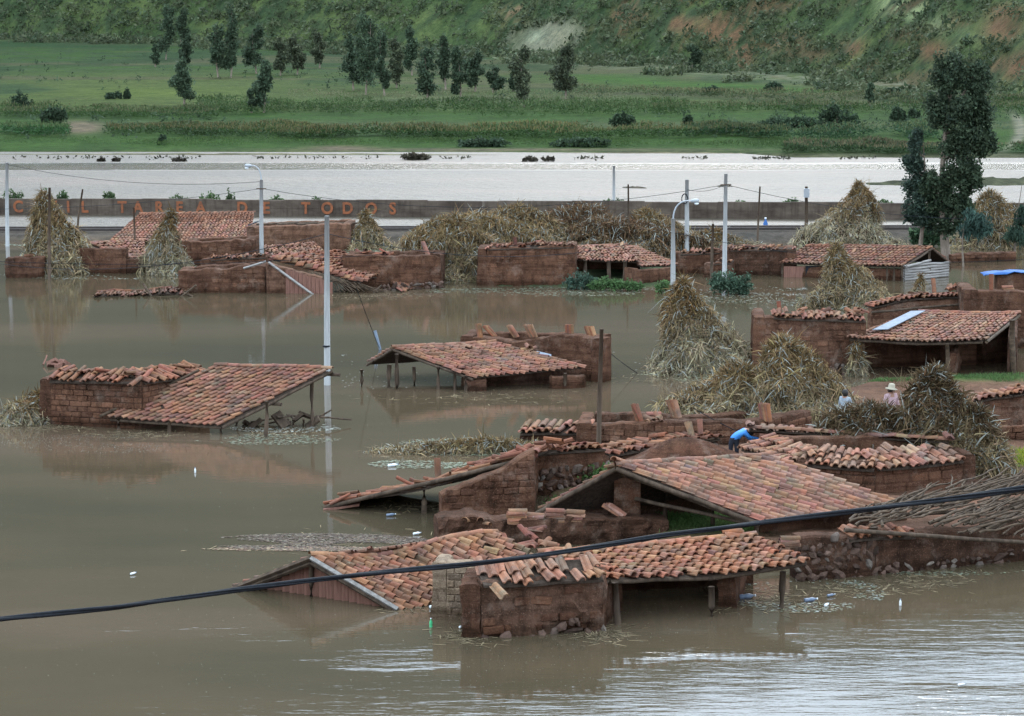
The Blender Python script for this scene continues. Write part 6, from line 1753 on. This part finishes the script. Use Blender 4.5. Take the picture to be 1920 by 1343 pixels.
    if hair:
        mb = MB(); mb.lathe(H - Fw * .018 * s + U * .01 * s, [(.095 * s, -.05 * s), (.112 * s, .03 * s), (.108 * s, .09 * s), (.08 * s, .15 * s), (.02 * s, .175 * s)], 14, (U - Fw * .25)); mb.build('hair', M['hair'], None, o, smooth=True)
    if hat:
        mb = MB(); mb.lathe(H + U * .085 * s, [(.185 * s, -.035 * s), (.19 * s, -.02 * s), (.13 * s, .005 * s), (.108 * s, .02 * s), (.10 * s, .09 * s), (.085 * s, .135 * s), (.04 * s, .15 * s), (.005, .145 * s)], 20, U + V3((.12, -.05, 0))); mb.build('hat', M[hat], None, o, smooth=True)
    return o
zg = .2
g1 = G(1668, 835); person('person in a pale felt hat and pinkish top behind the dark maize', V3((g1.x, g1.y, zg - .05)), DY(1668, 720, g1.y).z - zg, {}, 'pink', 'felt', True, .5)
g2 = G(1583, 830); person('dark haired person in a grey shirt with back turned, beside the maize', V3((g2.x, g2.y, zg - .05)), DY(1580, 728, g2.y).z - zg, {}, 'greysh', None, True, 2.4)
g3 = G(1382, 880)
bent = dict(bel=(.05, 0, 1.03), che=(.26, -.02, 1.22), nec=(.40, -.03, 1.26), hea=(.47, -.05, 1.22), top=(.58, -.07, 1.14), shl=(.30, .16, 1.22), shr=(.32, -.18, 1.20), ell=(.45, .2, .98), wrl=(.60, .18, .86), hal=(.66, .17, .82),
            elr=(.50, -.22, 1.05), wrr=(.72, -.20, 1.02), har=(.79, -.19, 1.0))
person('person in a bright blue jacket stooping to the right by the yard wall', V3((g3.x - .1, g3.y, .02)), 1.46, bent, 'blue', None, True)

# ================================================================== litter and scum on the water
def bottle(label, px, py, mat, ln=.28, yaw=0.0, up=False):
    ln = ln * (.72 if ln < .8 else 1)
    o = thing('plastic_bottle', label, 'bottle', G(px, py), 'floating bottles', yaw)
    ax = V3((0, 0, 1)) if up else V3((1, 0, .08)); base = V3((0, 0, -.04 if up else .03)) - (V3((0, 0, 0)) if up else V3((ln / 2, 0, 0)))
    k = ln / .28
    mb = MB(); mb.lathe(base, [(.03 * k, 0), (.042 * k, .01), (.042 * k, .08 * k), (.036 * k, .10 * k), (.042 * k, .12 * k), (.042 * k, .19 * k), (.016 * k, .25 * k), (.016 * k, .27 * k)], 12, ax); mb.build('bottle_body', M[mat], None, o, True)
    mb = MB(); mb.lathe(base + ax.normalized() * .268 * k, [(.02 * k, 0), (.02 * k, .025 * k)], 10, ax); mb.build('cap', M['petb' if mat == 'pet' else 'pet'], None, o, True)
bottle('green bottle bobbing upright in front of the gable house', 808, 1176, 'petg', .3, 0, True)
bottle('white bottle floating at the gable house eave', 816, 1141, 'pet', .34, .1)
bottle('pale bottle drifting alone on the open water, left', 366, 886, 'pet', .24, 1.2, True)
bottle('pale bottle near the floating straw raft', 737, 875, 'pet', .4, .3)
bottle('bluish bottle by the collapsed shed', 733, 968, 'petb', .32, .2)
bottle('white bottle drifting by the reed mat', 782, 1003, 'pet', .28, .4)
bottle('small bottle on the open water, far lower left', 250, 1078, 'pet', .22, .8)
bottle('blue cap bottle at the foot of the stone wall', 1612, 1080, 'petb', .3, .2)
bottle('white bottle beside the left branch roof post', 1664, 1072, 'pet', .36, .1)
bottle('flat white container beside the right branch roof post', 1765, 1062, 'pet', .45, .05)
bottle('white bottle right of the right branch roof post', 1795, 1061, 'pet', .26, .5)
bottle('white bottle near the right post of the front shed', 1550, 1137, 'pet', .26, 1.0)
bottle('dark bottle beside the front shed debris', 1558, 1119, 'petb', .26, .4)
bottle('white bottle on the brown water, lower right', 1688, 1135, 'pet', .24, 1.1, True)
bottle('tiny white bottle near the lower right corner', 1803, 1287, 'pet', .2, .3)
bottle('pale wrapper bottle in front of the pale brick stub', 868, 1178, 'pet', .25, .6)
bottle('blue bottle tucked by the collapsed front shed wall', 1400, 1122, 'petb', .5, .1)
bottle('bluish tub by the front shed right post', 1520, 1128, 'petb', .4, .2)
bottle('white bottle at the straw heap left of the brick hut', 38, 793, 'pet', .3, .1)
bottle('blue drum on the gravel bank', 1435, 437, 'bluetarp', .9, 0, True)

def scum(lab, px0, px1, py0, py1, n, size, cols, name='floating_scum', ell=True, ring=False, z=.006, holes=.42):
    n = int(n * 1.3); u = rng.uniform(-1, 1, n); v = rng.uniform(-1, 1, n)
    ok = (u * u + v * v < 1) if ell else np.ones(n, bool)
    if ring: ok &= (u * u + v * v > .30) | (rng.random(n) < .35)
    cx, cy = (px0 + px1) / 2, (py0 + py1) / 2
    px = cx + u * (px1 - px0) / 2; py = cy + v * (py1 - py0) / 2
    pts_ = np.array([list(G(a_, b_)) for a_, b_ in zip(px, py)])
    ok &= fbm(pts_[:, 0] * .45 + 3, pts_[:, 1] * 1.1, 3) > holes + .08 * rng.random(n)
    pts_ = pts_[ok]; m = len(pts_)
    if m == 0: return
    ang = rng.random((m, 1)) * 6.283 + np.linspace(0, 2 * np.pi, 6, endpoint=False)[None, :]
    rad_ = size * .48 * rng.uniform(.35, 1.0, (m, 1)) * rng.uniform(.6, 1.2, (m, 6))
    V_ = np.stack([pts_[:, :1] + np.cos(ang) * rad_ * 2.0, pts_[:, 1:2] + np.sin(ang) * rad_, np.full((m, 6), z) + rng.uniform(0, .012, (m, 1))], -1).reshape(-1, 3)
    F_ = np.arange(6 * m).reshape(-1, 6)
    C_ = np.array(cols)[rng.integers(0, len(cols), m)] * rng.uniform(.7, 1.2, (m, 1))
    ob = link(name, np_mesh(name, V_, F_, M['scum'], np.repeat(C_, 6, 0))); tag(ob, lab, kind='stuff')
GRN = [(.17, .20, .13), (.23, .25, .18), (.13, .15, .09), (.16, .13, .08)]; WHT = [(.40, .42, .38), (.30, .32, .27), (.22, .22, .17)]
BRN = [(.045, .026, .018), (.07, .04, .028), (.10, .06, .04), (.17, .14, .10)]
scum('brown reed mat', 378, 815, 1001, 1034, 6500, .05, BRN, 'reed_mat', holes=.43)
scum('straw rim of the reed mat', 380, 810, 1026, 1034, 900, .05, [(.30, .22, .13), (.22, .12, .08)], 'reed_mat', holes=.3)
scum('scum round the straw raft', 700, 1090, 822, 856, 1500, .07, GRN, holes=.46)
scum('scum above the collapsed shed', 690, 900, 862, 880, 600, .07, GRN, holes=.45)
scum('scum at the lean-to posts', 350, 640, 815, 835, 800, .06, GRN, holes=.45)
scum('scum by the brick hut corner', 430, 640, 795, 812, 400, .06, WHT, holes=.45)
scum('scum around the front shed', 1360, 1660, 1080, 1150, 1500, .05, GRN + WHT, holes=.48)
scum('scum at the foot of the stone wall', 1600, 1930, 1055, 1080, 700, .05, GRN, holes=.45)
scum('bubbles on the front water', 850, 1850, 1120, 1290, 1100, .013, WHT, ell=False, holes=.40)
scum('bubbles on the left water', 0, 850, 1050, 1300, 420, .012, WHT, ell=False, holes=.40)
scum('bubbles on the middle water', 0, 1150, 780, 1000, 700, .015, WHT, ell=False, holes=.42)
scum('white flecks under the brick hut', 0, 420, 815, 850, 900, .022, WHT, holes=.42)
scum('pale scum belt by the far left houses', 0, 380, 505, 525, 700, .10, GRN + WHT, holes=.42)
scum('green scum at the far left water', -20, 200, 444, 462, 800, .16, [(.26, .34, .24), (.32, .40, .30)], holes=.25)
scum('green scum behind the collapsed house', 640, 930, 462, 480, 700, .15, GRN, holes=.3)
scum('scum before the broad mud house', 800, 1260, 536, 556, 1500, .09, GRN, holes=.40)
scum('scum by the round bush', 1240, 1520, 540, 580, 900, .08, WHT + GRN, holes=.45)
scum('scum along the plank house', 1370, 1700, 530, 556, 500, .08, WHT, holes=.47)
scum('scum by the central shed', 640, 1200, 660, 745, 420, .05, WHT, ell=False, holes=.47)
scum('scum round the tall maize stack', 1180, 1420, 690, 716, 700, .06, [(.26, .25, .14), (.33, .36, .22)], holes=.4)
scum('pale water plants before the sagging shed', 1590, 1760, 708, 730, 700, .06, GRN, holes=.40)


def straws(lab, spots, n, name='floating_straw'):
    P_ = []
    for cx, cy, rx, ry in spots:
        k = n // len(spots)
        for x, y in zip(cx + rx * rng.normal(0, .5, k), cy + ry * rng.normal(0, .5, k)): P_.append(list(G(x, y, .012)))
    P_ = np.array(P_); m = len(P_)
    d = np.stack([rng.normal(0, 1, m), rng.normal(0, .6, m), np.zeros(m)], 1)
    col = np.array([.26, .20, .12]) * rng.uniform(.4, 1.4, (m, 1)); up = np.tile(np.array([0, 0, 1.0]), (m, 1))
    ob = link(name, blades(name, P_, d, rng.uniform(.08, .4, m), rng.uniform(.01, .035, m), col, M['straw'], (0, 0, 0), 0.0, up)); tag(ob, lab, kind='stuff')
straws('straw and leaf litter drifting among the front sheds', [(1450, 1125, 90, 25), (1600, 1105, 120, 14), (1130, 1190, 60, 14), (760, 1130, 60, 16), (880, 1190, 60, 20), (1750, 1090, 120, 20), (640, 1020, 200, 22)], 900)
straws('straw drifting round the middle houses', [(880, 845, 180, 18), (520, 812, 90, 12), (250, 815, 120, 8), (800, 950, 90, 14), (1280, 712, 120, 12), (900, 745, 200, 14), (1400, 560, 120, 14), (700, 556, 150, 6), (100, 800, 90, 8)], 1300)
